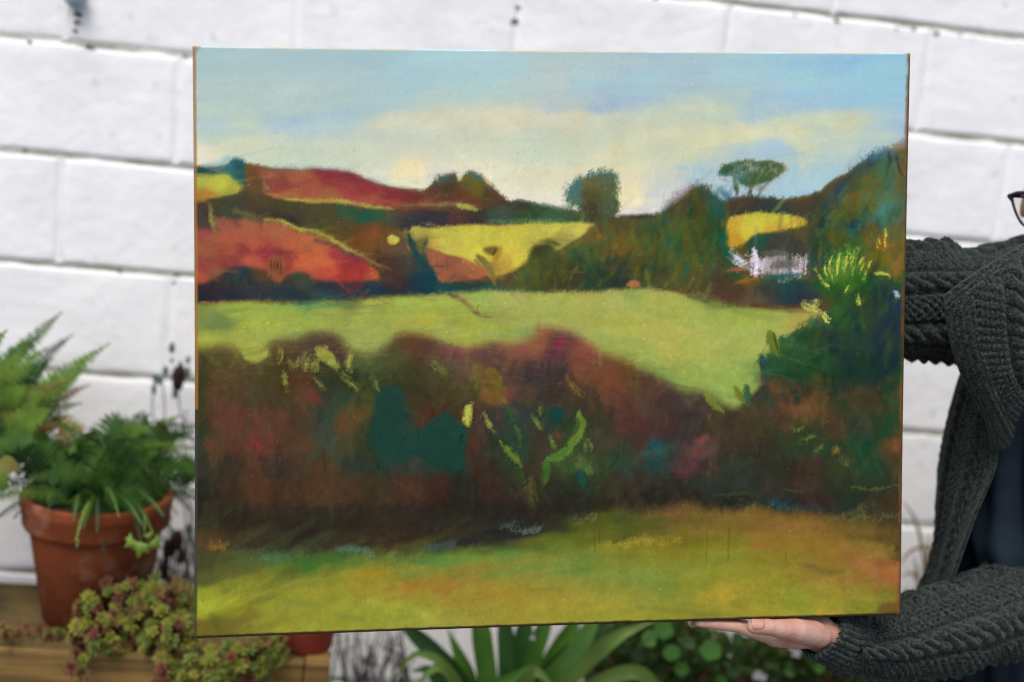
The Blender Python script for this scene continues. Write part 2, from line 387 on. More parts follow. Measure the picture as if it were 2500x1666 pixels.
# --- sky
# bare ground colour under everything below the skyline
SKY = L('''500,140:165,195,200;700,140:165,195,205;900,140:160,195,205;1050,140:165,205,212;1200,150:165,203,212;1350,140:178,195,195;1500,150:165,192,205;1650,150:165,195,208;1800,150:160,200,212;1950,150:148,194,220;2050,145:143,190,222;2150,150:148,200,222;2210,150:148,195,216;
520,220:175,200,200;700,210:172,198,202;850,200:165,195,205;1000,190:160,198,210;1150,200:165,203,208;1330,200:180,200,200;1420,200:162,200,212;1550,200:162,200,212;1680,200:165,192,205;1800,200:160,200,212;1950,200:155,203,218;2100,200:148,200,222;2200,200:148,200,220;
520,270:180,205,195;700,260:175,200,198;850,270:172,200,200;950,260:168,200,205;1050,250:180,205,200;1250,240:178,200,200;1350,250:170,190,205;1460,250:150,178,212;1560,255:160,190,208;1700,260:182,202,190;1800,240:172,200,200;1850,250:148,185,217;1950,250:146,195,222;2100,250:146,198,222;2200,260:155,195,217;
520,310:172,200,205;700,310:162,193,212;850,300:170,198,205;950,290:200,208,180;1060,295:214,210,178;1250,290:212,208,176;1400,290:206,208,178;1500,300:175,200,200;1600,300:190,205,185;1750,290:185,205,190;1850,290:160,195,212;1950,285:162,195,212;2100,290:165,195,215;2200,290:165,195,212;
520,340:185,205,190;600,345:195,210,180;700,340:180,203,195;850,330:175,202,200;1000,330:175,203,198;1150,330:195,205,185;1300,330:180,205,195;1450,330:190,205,185;1580,330:190,205,180;1700,335:212,212,174;1820,330:214,213,178;1950,310:207,211,172;2080,300:207,212,168;2150,330:175,200,205;2210,330:160,190,210;
480,375:222,218,198;560,360:190,208,185;700,375:188,208,185;850,380:205,210,185;1000,370:208,210,185;1150,360:198,210,185;1300,370:182,208,188;1400,380:195,210,180;1500,370:213,213,168;1600,360:190,208,185;1680,360:207,211,168;1800,370:170,198,208;1900,370:163,195,213;1960,370:207,213,172;2050,360:185,205,195;2130,380:165,195,210;
700,400:190,210,188;900,420:208,212,188;1000,420:236,223,174;1060,420:212,213,205;1150,430:212,212,190;1230,440:200,212,180;1330,440:208,212,178;1400,420:217,216,180;1520,430:218,214,173;1600,420:190,205,195;1700,420:163,195,212;1920,430:165,198,212;2000,430:170,205,208;2050,420:165,200,210;
1250,470:222,220,200;1350,470:208,208,195;1450,480:226,220,200;1530,480:228,219,175;1600,470:195,203,205;1850,460:163,195,210;1950,470:158,197,214;2020,460:165,200,212''')
allsl = (slice(0, PH), slice(0, PW))
CV[:] = field(SKY, allsl, p=2.2, warp=30)
st_ = fbm((PH, PW), (70, 5), 4) - .5; st2 = fbm((PH, PW), (160, 14), 3) - .5
CV += (st_ * 16 + st2 * 9)[..., None] * np.array([1, .8, .5])
for pts, wd, c, al in [('1690,340 1800,330 1900,325 1950,350 1960,420', 34, (210, 213, 176), .5), ('1880,300 1960,292 2080,288 2115,292', 24, (206, 210, 172), .5),
        ('1790,372 1860,362 1930,370 1940,400', 34, (160, 192, 216), .7), ('900,300 1000,280 1150,285 1300,280', 40, (214, 208, 178), .5), ('1700,320 1760,330 1680,350', 30, (216, 212, 170), .6),
        ('1040,310 1200,298 1380,296 1440,280', 26, (214, 210, 180), .5), ('560,320 700,318 860,322', 22, (160, 192, 214), .5), ('1840,262 1980,256 2100,262', 30, (142, 188, 222), .5),
        ('500,370 540,365 575,350', 20, (214, 216, 186), .8), ('1470,255 1500,262 1560,275', 34, (152, 178, 214), .6), ('985,410 1010,420 1020,440', 34, (240, 226, 176), .8),
        ('1490,360 1505,385 1520,372', 20, (216, 213, 164), .7), ('1585,350 1625,338', 10, (220, 212, 165), .7), ('1350,430 1400,415 1440,400', 14, (214, 214, 172), .7), ('1375,410 1395,390', 16, (180, 206, 196), .7),
        ('480,380 560,390', 8, (225, 216, 200), .7), ('1440,410 1380,430 1330,450', 16, (226, 220, 190), .6), ('1500,440 1520,470', 30, (230, 220, 180), .7)]:
    stroke(PT(pts), wd, c, soft=9, grain=0.5, alpha=al, h=.2)
dabs(700, 470, 2230, 115, 500, 150, 26, lambda x, y: -4 - 6 * math.sin(x / 330), 9, .26, 21, jit=3)
for pts, wd, c, al in [('800,345 1000,352 1250,362 1500,350 1700,355', 120, (202, 208, 188), .35), ('1000,300 1200,300 1450,315 1650,300', 80, (206, 208, 184), .3), ('1080,420 1300,430 1560,440', 90, (216, 216, 190), .35), ('560,352 760,368 980,380', 70, (200, 210, 188), .35), ('880,322 1000,292 1150,288 1300,284 1460,300', 60, (208, 208, 184), .4), ('1520,330 1640,318 1760,330 1880,318', 60, (206, 210, 178), .5), ('1690,345 1800,330 1900,325 1950,350 1962,425', 46, (210, 213, 178), .5), ('1870,302 1960,294 2080,290 2118,294', 36, (204, 210, 174), .5), ('1440,300 1560,280 1700,262 1790,270', 50, (198, 208, 182), .55), ('1790,378 1860,366 1925,372', 40, (160, 192, 215), .6), ('1120,400 1250,440 1380,450 1520,440', 70, (222, 220, 190), .5), ('980,405 1015,425', 40, (238, 225, 178), .7), ('1330,465 1450,400 1560,350 1650,325', 30, (218, 215, 182), .55), ('1420,470 1530,430 1600,400', 44, (226, 220, 188), .5), ('620,250 760,215 900,190', 34, (182, 204, 200), .5), ('1480,215 1600,190 1720,165', 36, (158, 194, 212), .45), ('1180,470 1300,478 1420,480', 40, (226, 222, 200), .6), ('700,300 840,270 980,250', 30, (166, 196, 206), .45), ('2000,210 2100,180 2200,170', 30, (160, 204, 220), .5), ('1560,300 1680,270 1760,262', 34, (196, 208, 184), .5)]:
    stroke(PT(pts), wd, c, soft=15, grain=0.3, alpha=al, h=.2, taper=.5)

# --- land base
region(PT('450,760 2250,760 2250,1590 450,1590'), (84, 64, 46), soft=4, smooth=False, wob=0)
region(PT('460,405 540,404 600,402 660,410 760,412 850,420 900,438 960,455 1000,463 1030,466 1060,455 1180,455 1250,495 1320,502 1400,512 1500,525 1600,522 1640,500 1780,492 1900,490 2000,470 2050,430 2100,400 2160,372 2245,335 2245,760 455,760'), (90, 72, 48), soft=5, smooth=False)
region(PT('460,428 520,426 560,425 592,445 598,460 570,478 520,488 460,500'), L('480,440:165,170,70;530,450:175,180,66;580,455:160,160,65;500,480:165,125,55;480,490:160,120,50;560,475:150,150,60'), soft=4)
region(PT('460,408 520,413 548,408 560,390 588,392 602,412 602,440 594,455 575,437 550,425 460,426'), L('480,415:25,75,80;540,413:50,110,118;575,405:35,85,90;592,430:40,90,85'), soft=5, grain=.9)
stroke(PT('500,402 535,402 560,384'), 16, (140, 186, 196), soft=7, grain=.8, alpha=.8)
region(PT('600,408 650,412 645,440 660,470 620,478 590,470 600,440'), L('620,430:105,70,45;610,460:95,75,50;640,425:125,85,60'), soft=5, grain=.8)
region(PT('640,420 720,414 800,417 860,424 920,448 990,466 1045,482 1045,505 940,512 850,500 740,492 670,486 645,455'), L('''650,430:150,90,60;645,440:130,60,60;680,450:135,62,60;660,460:140,75,55;720,430:152,92,65;800,425:130,52,60;860,430:118,48,58;750,450:154,82,62;850,460:150,68,65;900,465:140,56,58;960,475:128,52,55;1000,475:112,52,50;800,485:152,97,60;900,490:150,82,62;700,480:152,102,62;650,478:150,100,55'''), soft=5, warp=20)
stroke(PT('660,408 760,410 860,420 920,440 985,460'), 7, (150, 142, 152), soft=4, grain=1.2, alpha=.6)
stroke(PT('640,448 655,472 690,482'), 12, (158, 108, 60), soft=4)
stroke(PT('660,425 645,445 655,465'), 8, (165, 135, 110), soft=4, alpha=.6)
stroke(PT('700,487 850,497 935,511 960,515'), 12, (162, 148, 66), soft=4, grain=.8)
region(PT('1030,472 1050,452 1066,428 1060,418 1082,424 1110,422 1121,442 1136,426 1152,417 1172,426 1192,442 1212,467 1242,492 1265,508 1230,518 1100,512 1030,505'), L('1075,435:70,90,85;1090,452:78,62,42;1140,442:100,95,40;1160,428:75,100,85;1160,460:95,90,35;1060,470:90,65,50;1120,480:95,65,45;1200,480:80,65,45;1240,500:75,60,48;1050,490:118,70,50;1130,485:110,65,48'), soft=5, grain=1.1, warp=20)
stroke(PT('1064,420 1072,440'), 7, (200, 180, 140), grain=1.2, alpha=.7); stroke(PT('1180,430 1200,455'), 6, (205, 165, 120), grain=1.2, alpha=.8); stroke(PT('1124,432 1120,448'), 8, (220, 180, 145), grain=1, alpha=.8)
stroke(PT('1138,424 1150,418 1168,428 1200,468'), 6, (70, 105, 105), grain=1.2, alpha=.7)
region(PT('460,500 520,490 600,470 660,482 700,492 800,500 935,516 1000,514 1100,514 1170,508 1250,490 1270,492 1350,508 1450,520 1500,530 1440,548 1300,544 1180,548 1100,556 1030,558 1000,570 1010,640 1000,700 900,695 880,650 840,605 770,575 700,550 600,550 530,535 460,545'), L('''480,530:75,60,45;540,505:70,70,50;560,525:62,74,60;640,500:80,70,45;700,510:70,70,45;640,520:70,60,50;700,530:62,52,50;780,520:75,72,45;850,515:55,85,60;890,525:32,84,70;930,520:52,85,62;980,520:80,70,55;850,550:85,70,40;900,560:100,70,40;780,545:75,75,45;820,570:90,75,40;880,590:112,72,38;910,570:128,75,45;950,580:95,72,35;880,610:105,80,40;930,630:80,60,40;1000,530:58,58,62;1060,530:55,56,62;1120,535:85,60,50;1160,530:62,58,55;1220,525:62,80,65;1300,520:60,75,50;1350,530:70,90,65;1420,528:75,80,60;1270,500:70,55,50;1330,508:55,80,70'''), soft=5, grain=.9, warp=30)
stroke(PT('960,506 1060,498 1130,500 1170,510'), 15, (122, 100, 62), soft=5, grain=.7); stroke(PT('1118,500 1145,505 1165,512'), 13, (148, 152, 66), soft=3, grain=1.1)
stroke(PT('1255,492 1300,500 1360,510'), 5, (90, 120, 125), grain=1.3, alpha=.6); stroke(PT('1030,548 1075,552'), 8, (190, 150, 120), grain=1.5, alpha=.6)
stroke(PT('1190,542 1280,538 1380,540'), 8, (95, 125, 85), soft=5, grain=.8, alpha=.7)
# --- big red field on the left
region(PT('465,545 520,530 580,535 630,542 690,547 770,576 830,602 880,628 905,648 925,680 900,690 780,692 740,680 690,672 640,664 580,656 545,670 500,690 465,700'), L('''490,560:150,78,65;540,550:150,85,70;560,580:168,88,62;620,560:157,92,68;690,570:162,95,65;760,590:168,95,62;500,610:142,85,60;560,610:152,80,60;620,600:172,90,60;700,600:175,95,60;780,610:178,95,60;820,620:150,62,60;500,650:145,70,65;560,640:135,62,60;600,610:140,62,60;640,620:145,58,60;690,615:128,52,58;700,640:150,62,58;740,640:190,97,60;790,640:190,97,60;800,660:178,75,58;860,640:140,52,58;890,660:152,53,52;850,670:162,58,52;910,665:172,95,60;620,640:172,85,65;480,680:172,80,60;530,670:130,85,60'''), soft=6, grain=.6, warp=26)
region(PT('470,512 512,515 524,548 505,560 470,555'), (66, 62, 56), soft=8, grain=.6, alpha=.85)
stroke(PT('570,514 610,532 640,541'), 16, (112, 104, 62), soft=6, grain=.6)
stroke(PT('645,541 690,546 760,566 830,597 880,627 940,660'), 12, (156, 150, 62), soft=4, grain=.8)
stroke(PT('770,590 850,617 905,645'), 9, (72, 66, 62), soft=5, grain=.6, alpha=.75)
stroke(PT('514,505 518,540 523,572'), 11, (135, 130, 60), soft=4, grain=.7)
region(PT('460,700 500,692 540,674 570,657 620,654 660,662 690,682 720,668 752,668 772,682 850,687 920,690 960,690 985,640 1010,620 1060,650 1082,690 1075,714 980,720 900,726 800,733 650,734 560,736 460,738'), L('''480,710:52,44,50;540,700:58,50,50;560,680:48,62,60;600,670:48,62,64;640,670:88,66,44;620,700:54,58,60;700,690:60,60,55;740,680:64,74,60;700,720:44,58,64;560,725:44,48,60;480,728:42,46,57;800,700:54,54,60;860,700:60,54,60;800,725:48,75,74;900,715:38,62,70;960,700:44,50,60;1000,710:28,72,74'''), soft=6, grain=.6, warp=24)
region(PT('655,632 690,628 697,682 664,688'), (138, 82, 56), soft=4, grain=.9)
for x in (660, 668, 675, 683): stroke(PT(f'{x},{632+random.uniform(0,10):.0f} {x+3},{665+random.uniform(0,14):.0f}'), 3, (70, 45, 35), soft=1.5, grain=.8)
# --- bright field and middle bushes
region(PT('1000,562 1040,558 1130,551 1200,549 1300,544 1445,543 1445,560 1400,592 1350,622 1300,645 1270,655 1240,668 1200,675 1180,655 1130,640 1060,612 1005,592'), L('''1020,570:172,172,68;1080,570:184,178,70;1150,565:186,180,66;1250,560:188,177,64;1350,560:185,182,74;1420,555:190,182,80;1040,590:178,145,65;1100,600:185,172,72;1150,610:192,184,64;1200,590:182,177,64;1300,585:177,170,68;1380,590:160,150,70;1150,630:192,182,70;1250,620:194,178,64;1270,640:194,178,66;1230,650:178,150,60;1010,590:160,140,60'''), soft=5, grain=.4)
region(PT('935,572 1000,568 1010,560 1040,562 1046,600 1052,640 1078,672 1082,708 950,708 930,640'), L('960,590:105,78,50;1000,600:85,80,60;1025,566:158,152,64;1030,590:115,105,55;1000,640:68,68,60;1030,640:44,68,64;960,660:75,58,50;1050,690:18,66,74;1020,690:32,62,70;980,690:58,52,55'), soft=6, grain=.8, warp=20)
region(PT('1045,606 1090,622 1150,637 1192,657 1192,672 1150,684 1100,694 1076,698 1058,660 1045,630'), L('1060,620:155,92,65;1100,640:136,85,60;1150,650:160,97,65;1120,670:142,85,62;1180,665:155,97,60;1085,680:155,92,60'), soft=5)
region(PT('1050,690 1100,690 1180,684 1260,690 1340,700 1340,712 1200,712 1080,716'), L('1080,705:38,72,72;1150,700:45,68,62;1220,705:50,80,65;1320,705:55,75,60'), soft=5, grain=.8)
stroke(PT('994,576 1008,604 1024,640 1030,680'), 16, (30, 74, 76), soft=3, grain=.5); stroke(PT('1040,585 1030,620'), 7, (60, 85, 70), soft=2, alpha=.8)
region(PT('946,580 960,576 974,582 972,594 960,600 948,594'), (188, 178, 68), soft=2, wob=4, h=.9)
stroke(PT('988,594 998,610'), 7, (178, 95, 70), soft=2)
region(PT('1284,645 1298,612 1310,598 1345,592 1362,616 1400,597 1430,572 1442,550 1480,546 1530,560 1570,575 1640,600 1665,690 1600,708 1500,706 1350,708 1260,704 1215,694 1240,668'), L('''1320,610:72,62,40;1300,650:85,80,40;1250,680:85,75,45;1370,630:102,87,45;1340,660:75,65,45;1420,600:118,92,45;1470,570:134,92,45;1450,560:120,85,50;1500,560:112,75,45;1480,620:102,80,45;1440,640:62,75,50;1430,620:42,74,60;1400,670:72,58,45;1500,650:74,58,50;1560,640:95,75,45;1500,680:58,53,55;1450,690:52,64,56;1580,690:85,75,50;1520,600:124,82,34;1560,600:102,86,40'''), soft=7, grain=.6, warp=30)
stroke(PT('1165,622 1188,640 1204,662 1212,694'), 20, (118, 100, 48), soft=3, grain=.5, h=.9); stroke(PT('1160,632 1182,650'), 3, (70, 60, 30), soft=1.5)
stroke(PT('1222,602 1206,640'), 18, (160, 128, 54), soft=4, grain=.5)
region(PT('1178,605 1216,600 1206,622 1190,619'), (88, 72, 38), soft=4, wob=8, alpha=.8); stroke(PT('1212,604 1202,622'), 4, (60, 48, 28), soft=1.5)
stroke(PT('1310,600 1345,593 1370,600'), 16, (66, 54, 40), soft=6, grain=.5, alpha=.8); stroke(PT('1300,590 1360,585 1400,590'), 10, (120, 110, 60), soft=6, alpha=.5)
# --- lone tree, middle trees
region(PT('1380,472 1394,450 1420,436 1455,424 1495,414 1503,440 1508,480 1514,524 1480,537 1438,537 1424,514 1402,505 1384,492'), L('1400,460:72,112,114;1440,430:68,108,110;1480,425:70,105,92;1440,447:96,92,50;1400,490:78,108,100;1440,480:85,75,45;1480,470:85,95,65;1440,515:72,58,45;1490,510:78,84,60;1400,510:74,90,72'), soft=7, grain=1.5, warp=16)
region(PT('1608,524 1640,492 1665,472 1690,456 1722,454 1746,474 1772,510 1777,560 1782,630 1740,655 1700,650 1650,630 1590,600 1555,570 1558,540 1600,532'), L('''1650,500:80,65,50;1690,475:74,68,45;1720,462:46,80,72;1700,510:70,58,42;1740,500:42,80,82;1700,560:80,72,40;1650,560:102,92,40;1600,560:85,80,45;1590,545:68,80,60;1740,560:52,75,56;1770,590:28,84,75;1680,600:108,90,35;1640,600:56,95,76;1640,620:95,90,45;1600,600:80,85,50;1720,620:75,75,45;1680,640:102,92,40;1580,580:98,86,45'''), soft=6, grain=.9, warp=26)
stroke(PT('1610,520 1655,478 1700,446'), 20, (150, 140, 150), soft=7, grain=1.6, alpha=.7); stroke(PT('1690,452 1720,444'), 8, (120, 160, 160), soft=5, grain=1.3, alpha=.6)
stroke(PT('1752,462 1785,498 1800,510'), 28, (58, 98, 128), soft=9, grain=.8, alpha=.75)
stroke(PT('1508,524 1560,512 1612,516'), 11, (206, 203, 212), soft=4, grain=1.2); stroke(PT('1530,530 1600,528'), 6, (60, 62, 72), soft=2, grain=1)
region(PT('1640,625 1700,645 1780,642 1800,660 1850,680 1985,690 1995,742 1850,740 1740,735 1680,716 1640,695'), L('1700,680:90,75,45;1680,660:90,85,45;1750,690:85,58,50;1800,700:85,62,50;1800,670:68,74,56;1830,680:120,80,45;1870,710:62,63,60;1930,710:46,68,72;1960,725:52,58,66;1850,725:90,80,60'), soft=7, grain=.9, warp=24)
# --- pine, far field, house
region(PT('1780,492 1830,480 1880,486 1950,490 1990,474 2015,490 2000,532 1950,538 1850,528 1785,534'), L('1820,500:75,58,54;1860,510:58,56,60;1950,495:80,60,55;1980,510:70,60,55;1900,515:58,63,66'), soft=6, grain=1.1)
stroke(PT('1758,432 1785,442 1797,482'), 18, (178, 204, 220), soft=5, grain=.9); stroke(PT('1760,436 1778,445'), 6, (165, 120, 90), grain=1.4, alpha=.5)
stroke(PT('1820,448 1850,455 1870,470'), 34, (160, 160, 152), soft=8, grain=1.8, alpha=.7)
region(PT('1752,417 1772,403 1800,392 1850,391 1890,397 1917,412 1912,425 1890,440 1860,452 1830,460 1800,446 1785,430 1764,430'), L('1780,410:56,95,76;1830,410:62,88,48;1880,415:72,90,54;1850,440:62,92,54;1800,430:62,104,96'), soft=4, wob=16, grain=.9)
for k in range(22):
    x_ = random.uniform(1762, 1910); stroke([(x_, 398 + abs(x_ - 1838) * .14), (x_ + random.uniform(-8, 8), 398 + abs(x_ - 1838) * .14 + random.uniform(-9, 14))], random.uniform(6, 13), random.choice([(58, 88, 52), (70, 96, 56), (52, 84, 62), (84, 98, 58)]), soft=3, grain=1.1)
for k in range(10): stroke([(random.uniform(1740, 1930), random.uniform(385, 440)), (random.uniform(1750, 1920), random.uniform(385, 440))], 9, (150, 168, 172), soft=6, grain=1.8, alpha=.22)
stroke(PT('1792,436 1798,482'), 13, (88, 104, 76), soft=3, grain=.9); stroke(PT('1835,455 1830,485'), 9, (90, 95, 80), soft=3, grain=1.3); stroke(PT('1870,450 1850,480'), 8, (95, 90, 80), soft=3, grain=1.5, alpha=.7)
stroke(PT('1916,405 1920,420'), 8, (190, 165, 140), soft=4, grain=1, alpha=.5)
region(PT('1774,534 1800,528 1850,523 1920,525 1968,532 1976,545 1940,558 1890,570 1845,574 1822,590 1800,606 1786,610 1774,600'), L('1790,540:188,158,60;1840,540:190,184,60;1900,540:190,182,60;1950,548:188,165,60;1900,560:188,150,58;1830,565:190,178,58;1795,590:182,140,42'), soft=4, grain=.8, smooth=False, wob=12)
region(PT('1815,600 1850,576 1920,574 1965,598 1970,622 1920,630 1850,625 1820,612'), L('1850,585:45,75,62;1880,600:78,60,58;1940,600:75,62,60;1900,620:95,78,72;1830,600:70,70,60'), soft=4, grain=.7)
scumble(PT('1782,618 1806,640 1835,654'), 30, (196, 206, 212), 1.2); stroke(PT('1836,605 1842,630 1850,655'), 16, (206, 202, 212), soft=3, grain=1)
region(PT('1828,612 1846,628 1905,628 1930,640 1966,632 1972,668 1912,682 1880,674 1830,662'), (188, 183, 194), soft=9, grain=1.5, wob=30, alpha=.8, h=.5)
for k in range(26):
    x_ = random.uniform(1832, 1968); stroke([(x_, random.uniform(618, 650)), (x_ + random.uniform(-4, 4), random.uniform(655, 682))], random.uniform(3, 7), (212, 208, 218), soft=2, grain=1.8, alpha=.6, wob=0)
region(PT('1884,646 1915,636 1945,640 1946,656 1890,662'), (88, 66, 66), soft=6, grain=1.5, wob=16, alpha=.8); stroke(PT('1855,616 1925,622'), 14, (92, 82, 80), soft=3, grain=1.0)
stroke(PT('1770,662 1820,656'), 12, (156, 98, 74), soft=4, grain=1); stroke(PT('1790,692 1850,680'), 9, (155, 98, 46), soft=4, grain=.8); stroke(PT('1870,682 1960,672'), 10, (48, 82, 84), soft=4, grain=.8)
# --- big tree at the right edge
region(PT('2245,318 2200,345 2150,366 2100,396 2060,432 2040,462 2010,502 1985,560 1970,600 1980,640 1995,705 2060,720 2245,760'), L('''2210,340:112,122,162;2190,355:142,126,106;2160,380:66,108,126;2200,380:85,90,60;2110,405:56,82,86;2160,410:56,110,86;2210,420:132,96,38;2050,460:52,66,84;2080,440:75,80,45;2130,440:85,102,45;2180,440:62,100,86;2210,450:90,85,60;2070,480:102,86,38;2120,480:114,104,44;2170,490:72,116,108;2205,500:85,100,86;2030,500:46,66,80;2050,520:96,86,34;2080,530:86,80,40;2120,520:92,102,54;2160,530:72,112,108;2010,540:52,56,55;2040,560:92,80,38;2090,550:40,62,76;2130,560:102,80,50;2190,560:102,90,60;2010,590:58,63,50;2060,590:92,80,40;2150,590:134,92,28;2190,600:118,86,44;2050,620:42,85,54;2100,610:48,92,50;2150,630:118,92,34;2200,640:144,97,44;2010,640:50,68,72;2070,660:70,102,44;2130,660:112,86,34;2180,680:124,86,38;2210,700:138,97,50;2150,690:84,68,50'''), soft=8, grain=1.1, warp=30)
stroke(PT('2165,375 2168,400 2160,432'), 9, (48, 68, 76), soft=3, grain=.7); stroke(PT('2185,385 2192,415 2205,440'), 8, (48, 62, 70), soft=3, grain=.7); stroke(PT('2040,470 2060,440 2110,408 2150,395'), 12, (45, 66, 84), soft=7, grain=.8, alpha=.7)
stroke(PT('2200,380 2210,420'), 16, (140, 105, 45), soft=5, grain=1.6, alpha=.6); stroke(PT('2120,545 2150,520 2175,500'), 22, (80, 120, 118), soft=8, grain=.8, alpha=.6)
rm = random.Random(41)
for k in range(230):
    x_, y_ = rm.uniform(1260, 1660), rm.uniform(560, 700)
    if y_ < 700 - (x_ - 1240) * .5 and x_ < 1450: continue
    c_ = rm.choice([(100, 84, 42), (76, 64, 44), (58, 74, 54), (118, 88, 42), (88, 84, 44), (66, 56, 48), (50, 78, 64), (104, 92, 40)]); a_ = rm.uniform(-2.2, -.6); l_ = rm.uniform(14, 40)
    stroke([(x_, y_), (x_ + math.cos(a_) * l_, y_ + math.sin(a_) * l_)], rm.uniform(7, 16), c_, soft=5, grain=1.0, alpha=.45)
for k in range(200):
    x_, y_ = rm.uniform(1560, 1775), rm.uniform(480, 690)
    if y_ < 470 + abs(x_ - 1715) * .8: continue
    c_ = rm.choice([(82, 74, 42), (72, 62, 42), (50, 76, 60), (104, 92, 38), (36, 78, 70), (92, 86, 42), (68, 64, 44)]); a_ = rm.uniform(-2.0, -1.1); l_ = rm.uniform(18, 46)
    stroke([(x_, y_), (x_ + math.cos(a_) * l_, y_ + math.sin(a_) * l_)], rm.uniform(6, 13), c_, soft=4, grain=1.1, alpha=.45)
for k in range(240):
    x_, y_ = rm.uniform(1990, 2215), rm.uniform(400, 700)
    if y_ < 360 + (2215 - x_) * .75: continue
    c_ = rm.choice([(84, 92, 46), (62, 104, 92), (100, 86, 40), (52, 70, 78), (110, 98, 46), (72, 112, 104), (118, 88, 40), (60, 76, 56)]) if y_ < 600 else rm.choice([(112, 86, 38), (92, 84, 42), (130, 92, 40), (60, 88, 52), (74, 66, 48)]); a_ = rm.uniform(-2.0, -.7); l_ = rm.uniform(18, 50)
    stroke([(x_, y_), (x_ + math.cos(a_) * l_, y_ + math.sin(a_) * l_)], rm.uniform(7, 15), c_, soft=5, grain=1.2, alpha=.42)
# --- long green middle field
region(PT('460,740 600,737 700,740 800,737 900,726 1000,720 1100,716 1200,706 1300,711 1400,713 1500,708 1600,707 1650,712 1700,734 1780,750 1900,757 1995,760 2010,800 1960,830 1900,860 1870,930 1840,960 1800,1012 1740,1000 1640,960 1500,930 1300,900 1100,900 900,900 700,920 460,910'), L('''480,760:122,132,65;520,790:110,126,70;560,750:152,162,70;650,760:152,162,70;700,790:147,157,70;800,770:152,157,72;900,760:157,160,72;1000,750:152,167,75;1040,770:168,162,64;600,820:157,162,65;500,830:162,162,58;700,745:122,150,76;860,740:108,114,65;750,740:76,118,82;900,800:152,157,72;1000,790:157,157,70;1100,780:147,152,72;1080,740:152,162,75;1160,720:145,167,82;1250,730:162,162,86;1250,780:157,157,80;1350,740:157,162,80;1400,770:162,157,78;1500,740:162,162,86;1540,715:140,156,80;1600,740:160,162,78;1500,800:168,162,70;1600,800:168,162,75;1700,780:157,164,78;1750,740:130,140,70;1800,780:157,167,75;1900,780:157,162,75;1950,790:168,147,75;1250,820:122,145,82;1200,800:140,152,72;1150,815:157,162,60;1480,810:152,160,70;1550,860:152,160,70;1640,860:174,163,70;1650,900:168,160,70;1700,850:160,164,72;1780,850:157,164,75;1840,850:157,162,72;1700,930:162,167,72;1760,960:157,167,75;1800,930:160,167,72;1600,910:145,162,72;1880,900:100,120,60'''), soft=6, grain=.5, smooth=False, wob=12)
stroke(PT('720,742 780,745 850,740'), 12, (70, 120, 88), soft=7, grain=.7, alpha=.8); stroke(PT('490,738 540,738'), 7, (165, 115, 75), soft=4, alpha=.7); stroke(PT('1690,722 1760,745 1840,755'), 20, (105, 125, 68), soft=9, alpha=.55)
stroke(PT('1090,716 1120,731 1150,751 1168,768 1200,777'), 15, (122, 100, 74), soft=3, grain=.5, h=.7); stroke(PT('1170,742 1166,758 1172,770'), 3, (62, 52, 40), soft=1.5); stroke(PT('1125,735 1150,760'), 2.5, (90, 76, 55), soft=1.5); stroke(PT('1200,778 1240,792'), 9, (160, 128, 74), soft=5, alpha=.7)
region(PT('1530,694 1545,684 1562,692 1560,702 1532,702'), (158, 104, 62), soft=3, wob=4)
stroke(PT('480,800 530,775 560,790'), 30, (112, 128, 74), soft=14, alpha=.5, grain=1); stroke(PT('1580,870 1650,905'), 18, (182, 165, 70), soft=7, grain=1.3, alpha=.6)
dabs(1100, 470, 2220, 395, 740, 42, 11, lambda x, y: 12 if x < 1000 else (5 if 1000 < x < 1400 else -65), 24, .42, 22, jit=4)
dabs(420, 470, 2000, 745, 960, 110, 16, lambda x, y: 2 + (x - 1200) / 70, 7, .45, 23, jit=4)# --- hedge
def calm(S):
    return [(x, y, (c[0] * (.80 if c[0] > 1.8 * c[1] else 1), c[1] * (1.06 if c[0] > 1.8 * c[1] else 1), c[2])) for x, y, c in S]
